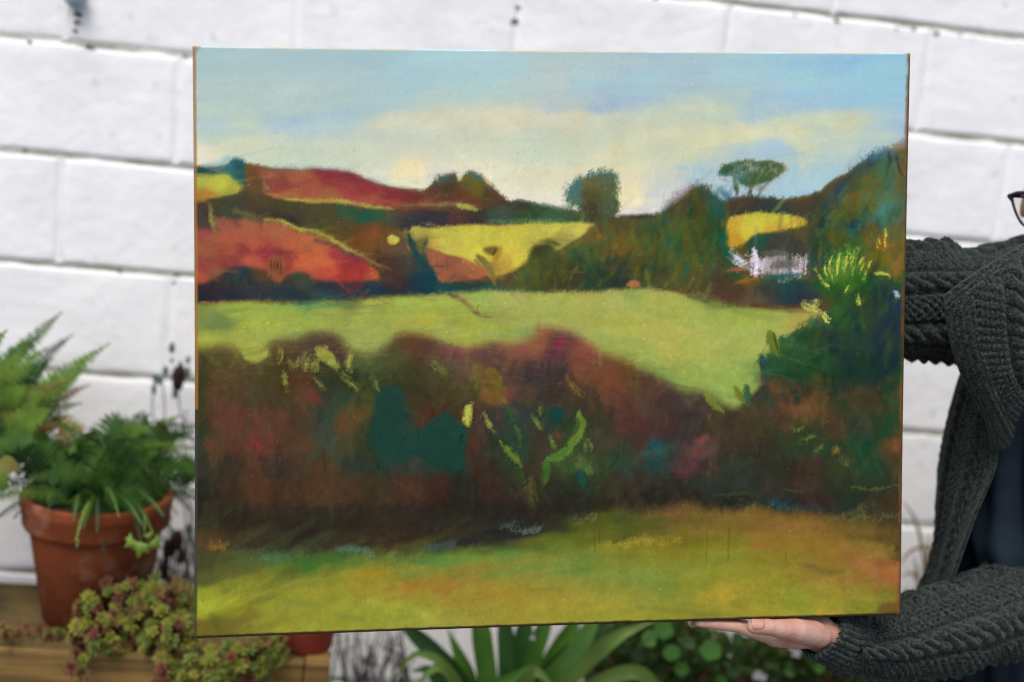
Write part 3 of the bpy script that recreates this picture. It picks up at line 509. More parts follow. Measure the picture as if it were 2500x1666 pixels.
region(PT('460,846 500,842 560,840 590,852 604,878 648,862 666,838 720,830 760,819 800,813 830,820 846,852 900,862 940,842 970,817 1000,806 1045,821 1070,846 1130,851 1200,842 1260,837 1306,822 1320,795 1345,802 1400,802 1440,836 1490,862 1540,882 1600,916 1650,946 1710,946 1755,985 1800,1005 1850,970 1885,935 1960,960 2000,950 2100,940 2245,890 2245,1262 2100,1250 2000,1254 1900,1250 1800,1250 1700,1246 1640,1236 1560,1246 1450,1256 1380,1266 1300,1296 1260,1326 1200,1340 1100,1346 1000,1356 940,1360 850,1350 750,1356 650,1350 560,1346 500,1340 455,1340'), calm(L('''480,880:75,65,40;530,870:95,80,50;640,880:90,78,40;700,860:85,70,50;780,840:80,65,50;830,850:80,62,50;900,880:85,90,55;960,860:80,75,45;1010,840:95,65,45;1060,850:112,60,55;1100,860:128,68,65;1150,855:112,72,65;1200,870:100,68,62;1250,850:134,80,66;1310,840:138,86,60;1370,840:128,62,62;1350,860:124,56,66;1420,860:134,75,58;1480,880:144,72,50;1530,890:140,64,42;
480,930:72,62,35;540,920:108,70,45;600,910:90,70,45;680,910:85,65,35;740,930:108,62,42;800,930:58,60,45;850,920:58,55,40;900,920:70,65,35;950,930:75,68,35;1000,920:70,60,38;1070,910:85,75,45;1120,900:112,75,66;1170,910:130,92,44;1200,900:100,58,60;1260,900:95,64,60;1300,910:73,58,60;1360,900:78,60,58;1420,900:128,75,55;1480,920:134,75,50;1540,930:124,64,50;1600,940:100,64,55;1660,970:85,60,58;1700,980:85,60,55;1780,1020:78,60,45;
480,980:78,62,38;530,980:136,64,50;560,960:95,65,45;620,980:85,68,45;680,990:85,65,42;760,970:136,64,52;800,960:68,70,55;850,970:62,72,52;900,970:92,82,40;950,960:46,70,60;1000,980:85,62,42;1060,970:80,60,40;1130,960:85,72,40;1200,960:140,90,44;1240,960:136,70,60;1280,970:95,68,52;1340,970:75,56,48;1420,980:80,60,50;1500,970:108,60,48;1560,990:95,63,55;1620,990:85,58,52;1680,1020:70,53,52;1750,1030:82,62,45;1850,1000:85,65,48;1900,960:130,75,55;1940,960:128,75,50;1870,960:58,70,60;1990,960:122,80,45;2050,980:80,65,45;2120,970:85,65,42;2180,960:68,80,45;2200,940:122,80,40;
490,1040:58,60,40;540,1030:136,60,48;570,1020:146,60,50;630,1020:146,60,52;680,1030:112,64,48;740,1020:85,62,45;800,1010:63,72,56;850,1030:110,70,44;870,1000:115,76,44;930,1020:42,68,60;980,1000:42,68,58;1040,1010:92,56,42;1080,1000:86,53,40;1150,1010:86,56,45;1200,1020:74,61,56;1260,1000:52,69,66;1330,1010:63,68,56;1400,1030:63,68,45;1460,1010:72,62,45;1540,1030:98,58,50;1620,1040:86,56,53;1700,1050:69,56,45;1800,1060:86,62,45;1880,1040:75,62,42;1960,1050:63,68,42;2030,1040:86,65,45;2100,1030:63,68,56;2160,1040:42,75,48;2200,1050:108,70,40;
480,1080:42,64,50;520,1080:120,64,45;570,1070:130,60,50;620,1090:152,60,50;640,1085:146,58,52;700,1070:95,61,45;760,1090:102,65,45;800,1070:74,75,60;850,1090:85,72,50;900,1060:70,68,45;950,1080:42,70,60;1000,1070:53,71,56;1050,1080:42,70,60;1110,1080:42,68,58;1150,1090:92,53,40;1200,1090:64,64,50;1260,1090:53,70,50;1320,1080:80,61,50;1400,1090:75,84,44;1460,1080:75,65,48;1560,1080:80,59,48;1620,1100:60,76,67;1700,1100:136,66,66;1720,1080:142,70,66;1680,1060:80,60,59;1780,1090:75,59,45;1850,1090:70,57,45;1930,1080:61,68,45;2000,1080:53,72,50;2100,1080:45,75,50;2180,1080:124,75,44;2200,1120:75,65,45;
490,1140:64,53,45;560,1130:69,53,42;620,1120:86,57,42;680,1130:69,53,49;740,1120:110,58,45;800,1130:97,62,42;860,1120:58,62,53;900,1110:70,65,45;950,1110:42,69,59;1000,1140:75,61,52;1050,1110:57,68,56;1100,1130:42,66,59;1180,1140:75,50,42;1250,1130:64,68,48;1300,1150:75,56,42;1380,1120:70,90,45;1440,1120:72,82,45;1520,1110:60,72,56;1600,1110:46,75,70;1680,1130:104,58,60;1740,1130:69,56,48;1800,1130:58,62,51;1900,1130:64,57,45;1970,1140:86,56,45;2050,1130:72,65,42;2130,1130:47,70,48;2200,1160:70,60,42;
490,1190:58,48,42;560,1200:72,51,37;620,1190:98,59,42;700,1200:86,57,40;800,1200:94,59,42;860,1190:86,57,40;920,1190:80,59,42;1000,1190:92,53,42;1060,1190:80,48,40;1120,1200:58,46,40;1200,1190:75,48,40;1260,1190:70,50,42;1340,1190:61,54,42;1420,1190:58,57,45;1500,1190:75,53,42;1560,1180:72,53,42;1640,1190:64,50,42;1720,1180:56,57,51;1800,1190:58,57,49;1900,1190:72,53,45;1980,1180:75,56,48;2060,1180:61,62,45;2150,1180:58,62,45;2200,1210:86,59,42;
490,1270:68,58,40;560,1260:62,48,38;640,1270:62,46,38;720,1280:53,43,38;800,1270:59,51,38;860,1260:64,46,40;930,1270:70,50,38;1000,1260:56,46,40;1080,1270:56,46,38;1160,1270:53,46,40;1240,1260:58,43,40;1320,1260:64,46,40;1400,1220:58,46,40;1500,1220:64,46,38;1600,1210:61,46,38;1700,1215:64,48,40;1800,1220:56,48,42;1900,1220:53,59,56;1980,1225:72,48,42;2060,1230:53,57,49;2150,1230:75,56,42;2200,1240:92,61,40;
500,1320:97,70,45;580,1310:53,43,38;650,1310:48,40,38;740,1310:53,43,38;820,1320:70,50,38;900,1320:64,48,38;980,1330:70,50,40;1060,1310:56,46,40;1150,1310:53,49,46;1230,1310:50,46,46;1280,1290:53,49,49''')), soft=15, wob=34, grain=.4, warp=36, smooth=False)
dabs(1500, 470, 2220, 830, 1340, 62, 22, 92, 38, .36, 24, jit=7)
dabs(2600, 470, 2220, 835, 1335, 46, 10, 95, 42, .26, 34, jit=10, grain=.8)
region(PT('918,948 958,934 986,960 986,1040 1002,1060 1002,1122 960,1132 928,1112 903,1082 910,1000'), (44, 70, 61), soft=8, grain=.5, alpha=.92)
region(PT('1050,1030 1090,1004 1118,1028 1139,1048 1136,1100 1124,1147 1088,1142 1040,1122 1000,1090'), (44, 71, 61), soft=3, grain=.4, wob=8, h=.6)
stroke(PT('1128,1060 1126,1085'), 8, (34, 52, 44), soft=3, alpha=.7)
YD = [('1149,991 1146,1010 1142,1036', 17, (192, 184, 66), .9), ('1176,1010 1190,1035 1205,1058', 14, (190, 178, 74), 1.3), ('687,852 682,882', 11, (156, 150, 58), 1.2), ('775,860 800,870 826,898', 27, (162, 158, 60), .8), ('858,862 848,905', 20, (156, 152, 62), 1.2),
      ('750,868 742,902', 30, (146, 142, 62), 1.4), ('772,872 768,905', 18, (150, 146, 62), 1.4), ('832,912 850,932 874,948', 14, (160, 156, 56), 1.1), ('694,905 696,930 702,958', 12, (150, 138, 58), 1.5), ('768,918 785,948', 11, (136, 128, 62), 1.6), ('705,880 720,900', 16, (140, 122, 58), 1.6), ('910,918 922,950', 10, (130, 125, 60), 1.8),
      ('1058,884 1078,905 1098,925', 26, (122, 118, 54), 1.3), ('1150,880 1160,930 1165,960', 22, (124, 110, 48), 1.3), ('1188,900 1215,950 1235,985', 34, (134, 102, 46), .9), ('1222,1086 1248,1108 1272,1142', 13, (118, 132, 54), .9), ('1266,1142 1274,1175', 7, (66, 92, 50), .9), ('1230,998 1244,1018 1250,1038', 8, (62, 90, 50), .8),
      ('1262,1048 1266,1070 1270,1095', 7, (76, 98, 56), .8), ('1303,1018 1315,1035 1328,1054', 12, (126, 128, 48), 1.1), ('1326,982 1318,1010', 9, (114, 108, 48), 1.3), ('1411,1012 1418,1050 1396,1090 1388,1112', 24, (116, 132, 54), .9), ('1350,1072 1354,1100', 13, (112, 122, 50), 1), ('1392,1095 1362,1118 1336,1130', 25, (98, 130, 54), .9),
      ('1332,1138 1326,1165 1322,1185', 24, (86, 108, 56), 1), ('1415,1115 1430,1140 1445,1165', 27, (98, 110, 54), 1.1), ('1432,1070 1440,1100', 22, (110, 112, 56), 1.9), ('1290,1170 1294,1200 1300,1228', 28, (96, 90, 48), 1.9), ('1380,920 1400,950 1424,972', 13, (146, 102, 42), 1.3),
      ('1728,968 1745,990 1768,1008', 20, (128, 126, 42), .9), ('1800,953 1815,970 1834,990', 18, (122, 112, 38), .9), ('1828,940 1832,990', 20, (66, 96, 60), 1), ('1876,812 1884,840 1896,868', 24, (92, 112, 44), .9), ('1908,828 1918,858', 20, (62, 100, 56), .9), ('1858,872 1872,890', 10, (54, 82, 78), .8)]
for p, wd, c, gr in YD:
    if gr >= 1.1: scumble(PT(p), wd * 1.15, c, gr, .8)
    else: stroke(PT(p), wd, c, soft=3.5, grain=gr + .3, h=.8, wob=12); scumble(PT(p), wd * .9, tuple(np.array(c) * .9), 1.2, .5)
stroke(PT('1420,1152 1426,1192'), 24, (42, 72, 63), soft=5, grain=.5); region(PT('1338,1010 1352,996 1376,1000 1380,1016 1362,1032 1344,1028'), (38, 72, 66), soft=4, wob=6)
region(PT('590,848 622,866 656,850 652,872 612,888 596,876'), (156, 156, 62), soft=5, grain=.8)
for p, wd, c, al in [('1366,1060 1370,1072', 14, (128, 64, 50), .8), ('1705,1078 1722,1066', 18, (158, 78, 78), .9), ('1695,1110 1710,1095', 22, (130, 64, 62), .7), ('1590,1080 1620,1100', 34, (42, 84, 96), .7), ('1570,1110 1640,1090', 26, (60, 92, 78), .5), ('1885,1226 1925,1238', 20, (38, 74, 92), .8), ('1930,1240 2010,1244', 14, (50, 78, 80), .6),
        ('1862,922 1876,936', 20, (150, 86, 66), .9), ('1888,944 1930,952 1918,972', 20, (134, 80, 52), .8), ('1990,940 2010,965', 14, (150, 96, 48), .7), ('1352,846 1378,838', 28, (130, 48, 72), .7), ('1320,815 1345,800', 20, (150, 92, 62), .6), ('1080,855 1130,862', 24, (136, 66, 74), .6), ('1230,965 1245,950', 24, (146, 72, 62), .7),
        ('505,1080 520,1100', 18, (130, 64, 48), .7), ('622,1075 632,1100', 18, (160, 58, 52), .8), ('755,968 775,975', 26, (140, 64, 54), .7), ('1308,815 1318,790', 22, (160, 100, 70), .6), ('1225,832 1275,826', 12, (160, 110, 62), .5), ('1390,880 1420,930', 34, (156, 86, 56), .45), ('1490,900 1530,960', 40, (140, 70, 48), .45)]:
    stroke(PT(p), wd, c, soft=8, grain=.7, alpha=al, h=.3)
# --- green bush at the right
region(PT('1985,700 2025,652 2055,622 2100,652 2130,682 2180,702 2222,712 2222,765 2196,822 2204,882 2184,922 2100,942 2050,962 1980,952 1940,942 1895,932 1868,912 1853,897 1870,870 1900,852 1950,822 1980,802 2010,792 2030,745 2002,724'), L('''2040,720:52,84,44;2080,700:64,96,38;2050,660:86,114,48;2100,720:48,74,44;2150,720:47,58,60;2190,730:40,55,70;2180,780:42,55,66;2130,760:52,69,50;2050,780:52,90,48;1990,820:47,74,44;1940,850:47,86,56;1900,880:52,86,56;1950,900:47,74,44;2000,870:42,69,44;2020,840:37,58,56;2080,830:42,69,50;2150,860:42,60,60;2180,900:42,58,60;2100,900:45,63,50;2000,930:60,76,38;2050,930:42,63,50;2150,910:36,52,60'''), soft=13, grain=.9, warp=30, wob=60)
rb = random.Random(77)
for k in range(120):
    x_ = rb.uniform(1870, 2200); y_ = rb.uniform(690, 950)
    if x_ < 2010 and y_ < 960 - (x_ - 1850) * .9: continue
    a_ = rb.uniform(-1.9, -.6); l_ = rb.uniform(25, 70); stroke([(x_, y_), (x_ + math.cos(a_) * l_, y_ + math.sin(a_) * l_)], rb.uniform(8, 20), rb.choice([(46, 74, 46), (40, 62, 54), (60, 92, 48), (40, 54, 64), (52, 70, 46), (66, 84, 44)]), soft=5, grain=1.0, alpha=.5)
for k in range(70):
    x_ = rb.uniform(1880, 2215); y_ = rb.uniform(925, 985); stroke([(x_, y_), (x_ + rb.uniform(-20, 20), y_ + rb.uniform(-35, 25))], rb.uniform(10, 22), rb.choice([(88, 66, 46), (60, 66, 48), (50, 62, 54), (116, 78, 46), (76, 62, 44), (48, 70, 50)]), soft=7, grain=1.0, alpha=.55)
for p_, w2, c_ in [('1862,900 1855,880 1858,866', 12, (46, 78, 68)), ('1872,888 1880,870', 14, (52, 84, 52)), ('1900,860 1925,838 1950,812', 22, (50, 82, 50)), ('1950,825 1985,800 2010,770', 24, (48, 76, 48)), ('1975,800 1990,775', 16, (70, 98, 56)), ('1925,850 1935,828', 12, (72, 104, 54))]: stroke(PT(p_), w2, c_, soft=4, grain=.9)
stroke(PT('1878,812 1890,845 1900,872'), 26, (98, 118, 44), soft=3, grain=.7, h=.9); stroke(PT('1888,818 1900,868'), 4, (58, 70, 30), soft=2); stroke(PT('1922,832 1912,862'), 22, (58, 98, 56), soft=4, grain=.7); stroke(PT('1858,870 1874,892'), 12, (50, 80, 78), soft=2, grain=.6)
stroke(PT('1870,905 1960,880 2020,850'), 14, (60, 96, 58), soft=6, alpha=.6); stroke(PT('2060,880 2075,930'), 30, (40, 58, 52), soft=10, alpha=.6); stroke(PT('2030,740 2060,800'), 24, (60, 98, 44), soft=8, alpha=.6)
for p, wd in [('2068,603 2066,640 2060,682', 10), ('2074,610 2082,650', 8), ('2052,612 2046,645 2042,684', 9), ('2034,620 2026,655 2036,690', 9), ('2018,625 2012,650 2022,680', 8), ('2094,612 2082,645 2078,680', 8), ('2110,635 2100,665', 8), ('1990,655 2004,680 2026,712', 12), ('2000,690 2020,700', 14), ('2160,562 2164,590 2158,610', 10), ('2142,580 2148,600', 9), ('2095,655 2104,640 2110,628', 7), ('2116,650 2108,690', 7), ('2092,720 2098,745', 14), ('2075,700 2066,720', 9), ('2128,668 2150,666 2175,672 2190,685', 6), ('2118,660 2124,640', 6)]:
    scumble(PT(p), wd * .95, (188, 190, 72), 1.4, .95, .85, .15)
for p, wd in [('1960,742 1985,752 2004,764', 20), ('2005,762 2024,784', 16), ('1985,735 2000,740', 14)]: scumble(PT(p), wd * 1.2, (182, 182, 86), 1.6, .85)
for p in ['1938,1052 1962,1048', '1950,1082 1990,1062', '1984,1112 2008,1088', '2034,1110 2050,1092', '2052,1122 2066,1138']: scumble(PT(p), 12, (126, 128, 58), 1.8, .6)
stroke(PT('2032,1112 2046,1096'), 14, (140, 98, 46), soft=5, alpha=.7); stroke(PT('2185,1075 2195,1100'), 20, (140, 84, 50), soft=7, alpha=.8); stroke(PT('2080,1188 2130,1196 2195,1190'), 7, (112, 106, 54), soft=3, grain=1.9, alpha=.6); stroke(PT('1915,1198 1960,1200'), 6, (98, 90, 48), soft=3, grain=1.8, alpha=.5); stroke(PT('1740,1206 1830,1208'), 6, (90, 82, 44), soft=3, grain=1.9, alpha=.5)
stroke(PT('2090,1235 2115,1240 2120,1250'), 10, (112, 104, 60), soft=4, grain=1.9, alpha=.4); stroke(PT('2185,715 2195,730'), 9, (150, 165, 185), soft=3, grain=1.6)
# --- near field
region(PT('455,1338 520,1344 600,1350 680,1354 750,1356 850,1352 940,1362 1000,1356 1100,1346 1200,1338 1260,1322 1300,1294 1380,1266 1450,1258 1560,1248 1640,1232 1680,1236 1760,1246 1860,1240 1930,1256 2020,1262 2100,1266 2245,1270 2245,1580 455,1580'), L('''480,1370:80,75,45;540,1370:85,86,45;600,1360:84,100,56;680,1360:72,105,60;760,1370:72,106,44;850,1370:69,110,56;950,1370:75,116,60;1050,1360:84,121,55;1120,1350:124,138,50;1180,1350:118,133,55;1230,1340:94,121,50;1300,1320:112,112,38;1380,1300:95,95,34;1450,1290:100,95,36;1520,1300:84,84,40;1600,1290:117,98,45;1660,1250:134,90,50;1700,1280:127,100,42;1800,1270:144,102,48;1880,1265:148,102,48;1950,1280:141,99,45;2020,1290:117,90,42;2100,1300:100,85,38;2180,1300:79,64,40;2200,1280:90,62,42;
490,1410:90,88,45;560,1420:106,101,44;640,1410:112,106,47;700,1400:94,100,45;800,1410:127,122,47;880,1400:160,127,43;930,1400:143,127,47;1000,1410:110,127,60;1100,1400:103,132,60;1200,1400:109,132,66;1300,1400:127,130,55;1400,1380:103,127,60;1480,1350:144,128,44;1560,1340:138,122,41;1650,1330:132,120,39;1700,1350:132,127,44;1800,1340:127,117,41;1850,1330:148,106,48;1950,1330:143,109,45;2050,1350:143,111,50;2100,1360:143,106,50;2150,1380:144,90,52;2190,1360:74,64,40;
500,1450:144,144,48;580,1440:121,116,47;640,1445:116,113,47;720,1440:149,144,48;800,1440:154,141,50;870,1430:154,127,48;940,1440:149,121,49;1000,1430:163,116,46;1080,1440:154,116,49;1180,1440:154,127,49;1280,1440:149,133,49;1400,1430:138,138,60;1500,1420:120,133,60;1600,1410:127,133,55;1700,1410:138,133,47;1800,1400:144,133,47;1900,1400:138,117,45;2000,1400:144,111,50;2080,1410:149,106,52;2150,1400:170,99,60;2185,1410:176,99,62;2195,1450:100,95,45;
490,1490:156,156,48;560,1480:153,150,48;650,1490:144,141,49;740,1490:144,141,54;820,1480:144,141,49;900,1490:149,144,50;980,1480:149,138,54;1060,1490:152,127,51;1150,1490:154,127,51;1260,1480:152,130,49;1400,1480:154,138,51;1500,1480:144,138,54;1600,1470:133,133,54;1700,1480:160,138,49;1760,1460:172,144,54;1800,1470:144,133,49;1900,1460:138,133,47;2000,1450:144,127,47;2100,1450:133,117,47;2180,1460:117,112,45;
490,1540:117,98,39;540,1530:112,106,47;620,1530:141,133,49;700,1530:149,141,49;800,1520:144,144,51;900,1520:144,144,54;1000,1520:146,144,60;1040,1510:160,155,65;1100,1520:144,135,54;1200,1510:149,135,51;1300,1510:160,144,54;1400,1510:144,138,51;1500,1500:154,149,54;1600,1500:144,138,49;1700,1500:133,127,44;1780,1490:170,149,54;1850,1490:154,144,51;1950,1480:138,142,51;2020,1480:165,138,54;2100,1480:121,116,44;2190,1480:112,80,40'''), soft=17, wob=30, grain=.4, warp=40, smooth=False)
dabs(900, 470, 2220, 1275, 1570, 90, 8, lambda x, y: -6 + (x - 1300) / 60, 12, .28, 35, jit=7, grain=.8)
dabs(750, 470, 2220, 1270, 1570, 130, 24, lambda x, y: -6 + (x - 1300) / 60, 9, .38, 25, jit=5)
for p, wd, c, gr, al in [('630,1352 660,1358 690,1346', 16, (84, 118, 98), 1.0, .45), ('820,1342 860,1338 900,1346 918,1358', 15, (84, 124, 118), 1.0, .5), ('1050,1340 1090,1332 1110,1336', 16, (62, 78, 92), 1.0, .5), ('1252,1296 1290,1292 1325,1284', 10, (130, 155, 134), 1.8, .5), ('1230,1288 1270,1280', 14, (70, 92, 92), 1.5, .7),
        ('510,1335 560,1332', 18, (140, 96, 44), 1.4, .7), ('1480,1330 1560,1322 1660,1318', 14, (158, 142, 52), 1.5, .6), ('2060,1345 2100,1370 2150,1398 2184,1420', 34, (152, 100, 56), .5, .7), ('2150,1394 2186,1420', 32, (164, 100, 60), .4, .8), ('1700,1470 1760,1450 1790,1460', 20, (176, 148, 54), 1.2, .7),
        ('2000,1492 2035,1462', 14, (176, 146, 54), .9, .8), ('870,1405 960,1392', 20, (160, 130, 44), 1, .6), ('980,1440 1020,1425', 22, (170, 116, 50), .8, .6), ('1040,1500 1056,1514', 18, (166, 160, 64), .8, .8), ('900,1470 1000,1480 1050,1510', 26, (152, 150, 58), .6, .6), ('1180,1450 1260,1430', 14, (160, 130, 46), 1, .6),
        ('700,1470 790,1478', 12, (120, 120, 50), .8, .6), ('820,1500 880,1508', 12, (118, 120, 52), .8, .6), ('1560,1420 1640,1450', 24, (122, 130, 58), .7, .5), ('490,1470 500,1490', 20, (172, 170, 50), 1, .8), ('520,1505 530,1540', 26, (95, 92, 45), 1, .5), ('2060,1260 2150,1262 2215,1268', 7, (118, 116, 70), 1.9, .5), ('2090,1320 2140,1335 2195,1345', 8, (118, 112, 58), 1.9, .5),
        ('1390,1270 1450,1262', 6, (130, 130, 110), 2.0, .45), ('2140,1400 2050,1380 1950,1375', 16, (140, 100, 50), .8, .5), ('1960,1380 2060,1398', 10, (96, 88, 44), 1.2, .6), ('1560,1480 1700,1500 1800,1505', 10, (108, 104, 44), 1.2, .5)]:
    stroke(PT(p), wd, c, soft=7, grain=gr, alpha=al, h=.3)
dabs(700, 470, 2000, 745, 940, 80, 7, lambda x, y: 2 + (x - 1200) / 70, 10, .26, 36, jit=6, grain=.8)
dabs(900, 470, 2220, 410, 735, 34, 7, lambda x, y: 10 if x < 1300 else -70, 24, .3, 37, jit=8, grain=.8)
dabs(500, 470, 2220, 120, 470, 90, 8, lambda x, y: -4 - 6 * math.sin(x / 330), 9, .22, 38, jit=3)
# drips, specks and scratches
rd = random.Random(5)
for x, y, h_ in [(518, 690, 26), (585, 668, 30), (610, 668, 30), (715, 688, 26), (731, 664, 50), (755, 672, 20), (845, 690, 20), (636, 545, 20), (672, 490, 34), (637, 485, 40), (667, 515, 22), (982, 620, 30), (1052, 618, 20), (1068, 622, 26), (1093, 630, 30), (1154, 655, 16), (1320, 660, 26), (1468, 600, 26), (1842, 700, 22), (1894, 702, 22), (1926, 700, 30), (1952, 700, 34), (928, 1050, 22), (935, 1052, 24), (1020, 1045, 30), (675, 1110, 40), (632, 1115, 14), (1316, 780, 90), (1338, 885, 40), (1326, 930, 60), (2032, 900, 40), (2070, 890, 30), (2012, 905, 40), (1952, 1000, 60), (1998, 1010, 40), (2060, 1015, 20), (1895, 1030, 40), (1728, 1290, 40), (1450, 1285, 60), (1462, 1285, 40), (1778, 1290, 80), (1725, 1330, 40), (1920, 1350, 30), (1995, 1275, 20), (985, 1210, 16), (780, 1000, 40), (795, 1120, 26)]:
    stroke([(x, y), (x + rd.uniform(-2, 2), y + h_)], 2.6, tuple(CV[int((y - PY0) * PS), int((x - PX0) * PS)] * 0.6), soft=1.8, grain=1.3, alpha=.34, wob=3)
for k in range(70):
    x, y = rd.uniform(490, 2200), rd.uniform(140, 470)
    if CV[int((y - PY0) * PS), int((x - PX0) * PS)].min() > 150: stroke([(x, y), (x + 1, y + 1)], rd.choice([2, 2.5, 3]), (110, 115, 120), soft=1.0, grain=0, alpha=rd.uniform(.2, .6), wob=0)
for k in range(260):
    x, y = rd.uniform(490, 2200), rd.uniform(140, 1500); stroke([(x, y), (x + 1, y)], 2.4, tuple(np.clip(CV[int((y - PY0) * PS), int((x - PX0) * PS)] * 1.25 + 45, 0, 245)), soft=1.2, grain=0, alpha=rd.uniform(.3, .8), wob=0)
# dabbed bristle texture over the land, canvas weave everywhere
land = 1 / (1 + np.exp(-(GY - (430 + 60 * (GX > 1200))) / 30))
tx = (fbm((PH, PW), (60, 60), 4) - .5); tx2 = (fbm((PH, PW), (40, 150), 3) - .5)
CV *= 1 + (land * (0.10 * tx + 0.02 * tx2) + 0.011 * GR * (0.6 + land))[..., None]
weave = np.sin(xx * math.pi * .97) * np.sin(yy * math.pi * .93); CV *= 1 + 0.012 * weave[..., None]
# worn edges
ed = lambda d, w_, n: np.clip(1 - (d + n) / w_, 0, 1)
nz = (fbm((PH, PW), (80, 90), 3) - .5) * 14
lum = CV @ np.array([.3, .59, .11]); hs_ = 1 - 0.10 * land * np.clip((GY - 780) / 40, 0, 1) * np.clip((1330 - GY) / 60, 0, 1) + 0.0 * land
hedge = land * np.clip((GY - 850) / 60, 0, 1) * np.clip((1330 - GY) / 60, 0, 1)
CV = lum[..., None] + (CV - lum[..., None]) * (hs_ - .02)[..., None]
CV *= 1 - (.07 * hedge)[..., None] * np.array([1.25, .8, .9])
CV = CV + land[..., None] * (CV - 92) * .06
fg = land * np.clip((GY - 715) / 30, 0, 1) * np.clip((CV[..., 1] - 120) / 25, 0, 1) * np.clip((1010 - GY) / 40, 0, 1)
CV += fg[..., None] * np.array([-3, 2, 4.])
sky_ = 1 - land
CV += sky_[..., None] * np.array([2, 0, -5.]); up = land * np.clip((735 - GY) / 20, 0, 1)
lum = CV @ np.array([.3, .59, .11]); CV = lum[..., None] + (CV - lum[..., None]) * (1.0 - .07 * up - .03 * land * np.clip((GY - 1250) / 60, 0, 1))[..., None]
CV = CV + land[..., None] * (CV - 108) * .07
tre = land * np.clip((GX - 1230) / 40, 0, 1) * np.clip((GY - 440) / 30, 0, 1) * np.clip((725 - GY) / 30, 0, 1) * np.clip((150 - CV[..., 0]) / 30, 0, 1)
CV += tre[..., None] * np.array([-9, 6, -3.]) + hedge[..., None] * np.array([-5, 2, 1.]) + (land * np.clip((GY - 1290) / 60, 0, 1))[..., None] * np.array([-6, 1, 2.])
for c_ in range(3):
    b_ = blur(CV[..., c_], 5); CV[..., c_] += .12 * np.clip(CV[..., c_] - b_, -30, 30)
CV = np.clip(CV, 0, 255)

# ---- canvas object
nrm = rotm(-0.14343, -0.08977, -0.0312) @ np.array([0, 1.0, 0]); pc = np.array([0.00789, -0.90125, 1.20657])
def onpl(x, y, off=0.0):
    d = ray(x, y); return CAM + d * (((pc - CAM) @ nrm) / (d @ nrm)) + nrm * off
TL, TR, BR, BLc = onpl(469, 112), onpl(2224, 129), onpl(2200, 1503), onpl(474, 1560)
ptg = empty('canvas_painting', (BLc + BR) / 2, 'large unframed landscape painting of green and rust red fields under pale blue sky, held up', 'painting')
NU, NV = 800, 640; SIDE = 0.036; ER = 0.0028
w_ = np.linalg.norm(TR - TL); h_ = np.linalg.norm(BLc - TL)
def axis(n, Lm):
    arc = np.array([0.0, .12, .3, .55, .8])
    s_in = np.linspace(0, 1, n)
    t = [0, 0, 0, 0]; dep = [SIDE, SIDE * .7, SIDE * .35, ER * 1.4]
    th = np.linspace(math.pi / 2, 0, 5)
    t += list((1 - np.sin(th)[::-1] * 0 - np.cos(th)) * 0 + (ER * (1 - np.cos(math.pi / 2 - th))) / Lm); dep += list(ER * (1 - np.sin(math.pi / 2 - th)))
    a = np.array(t); d = np.array(dep)
    mid = np.linspace(ER * 1.3 / Lm, 1 - ER * 1.3 / Lm, n)
    return np.concatenate([a, mid, 1 - a[::-1]]), np.concatenate([d, np.zeros(n), d[::-1]])
us, du = axis(NU, w_); vs_, dv = axis(NV, h_)
U, Vv = np.meshgrid(us, vs_)
DP = np.maximum(du[None, :], dv[:, None])
base = (TL[None, None] * ((1 - U) * (1 - Vv))[..., None] + TR * (U * (1 - Vv))[..., None] + BR * (U * Vv)[..., None] + BLc * ((1 - U) * Vv)[..., None])
bow = .0016 * np.sin(math.pi * Vv * 2.3 + .4) * (np.abs(U - .5) > .499) + 0; base = base - (nrm * (.0025 * np.sin(math.pi * U) * np.sin(math.pi * Vv))[..., None])
base = base + (TR - TL) / np.linalg.norm(TR - TL) * ((.0016 * np.sin(math.pi * Vv)) * (1 - 2 * U))[..., None] + (TL - BLc) / np.linalg.norm(TL - BLc) * ((-.0014 * np.sin(math.pi * U)) * (1 - 2 * Vv))[..., None]
px, py = project(base)
fx = np.clip((px - PX0) * PS - .5, 0, PW - 2); fy = np.clip((py - PY0) * PS - .5, 0, PH - 2)
ix, iy = fx.astype(int), fy.astype(int); ax, ay = (fx - ix)[..., None], (fy - iy)[..., None]
C = (CV[iy, ix] * (1 - ax) + CV[iy, ix + 1] * ax) * (1 - ay) + (CV[iy + 1, ix] * (1 - ax) + CV[iy + 1, ix + 1] * ax) * ay
Hh = HT[iy, ix] * 0.00045 + .00008 * (CV[iy, ix].mean(-1) - np.roll(CV, 2, 0)[iy, ix].mean(-1)) / 20
# edge wear in canvas metres
dl, dr, dt, db = U * w_, (1 - U) * w_, Vv * h_, (1 - Vv) * h_
n1 = fbm(U.shape, (90, 110), 3); n2 = fbm(U.shape, (25, 30), 2)
def wear(d, wd, col, amt):
    global C
    a = np.clip((wd * (0.85 + 0.3 * n1) - d) / (wd * 0.35), 0, 1) * amt
    C = C * (1 - a[..., None]) + np.array(col, float) * a[..., None]
wear(db, .0050, (58, 46, 32), .9); wear(dr, .0075, (124, 84, 44), .6 * np.clip((n2 - .3) / .2, 0, 1)); wear(dr, .0040, (92, 62, 38), .85)
wear(dl, .0058, (158, 112, 62), .8 * (py < 1000) + .0); wear(dl, .0045, (62, 66, 56), .85 * (py >= 1000))
wear(dl, .0030, (165, 150, 130), .8 * (py < 400)); wear(dt, .0026, (206, 184, 146), .8 * np.clip((n2 - .34) / .2, 0, 1)); wear(dt, .0026, (208, 222, 224), .5 * np.clip((.50 - n2) / .2, 0, 1))
wear(dl + dt * .6, .014, (150, 128, 92), .7); wear(dr + dt * .8, .010, (150, 130, 110), .6)
side = DP > ER * 1.1
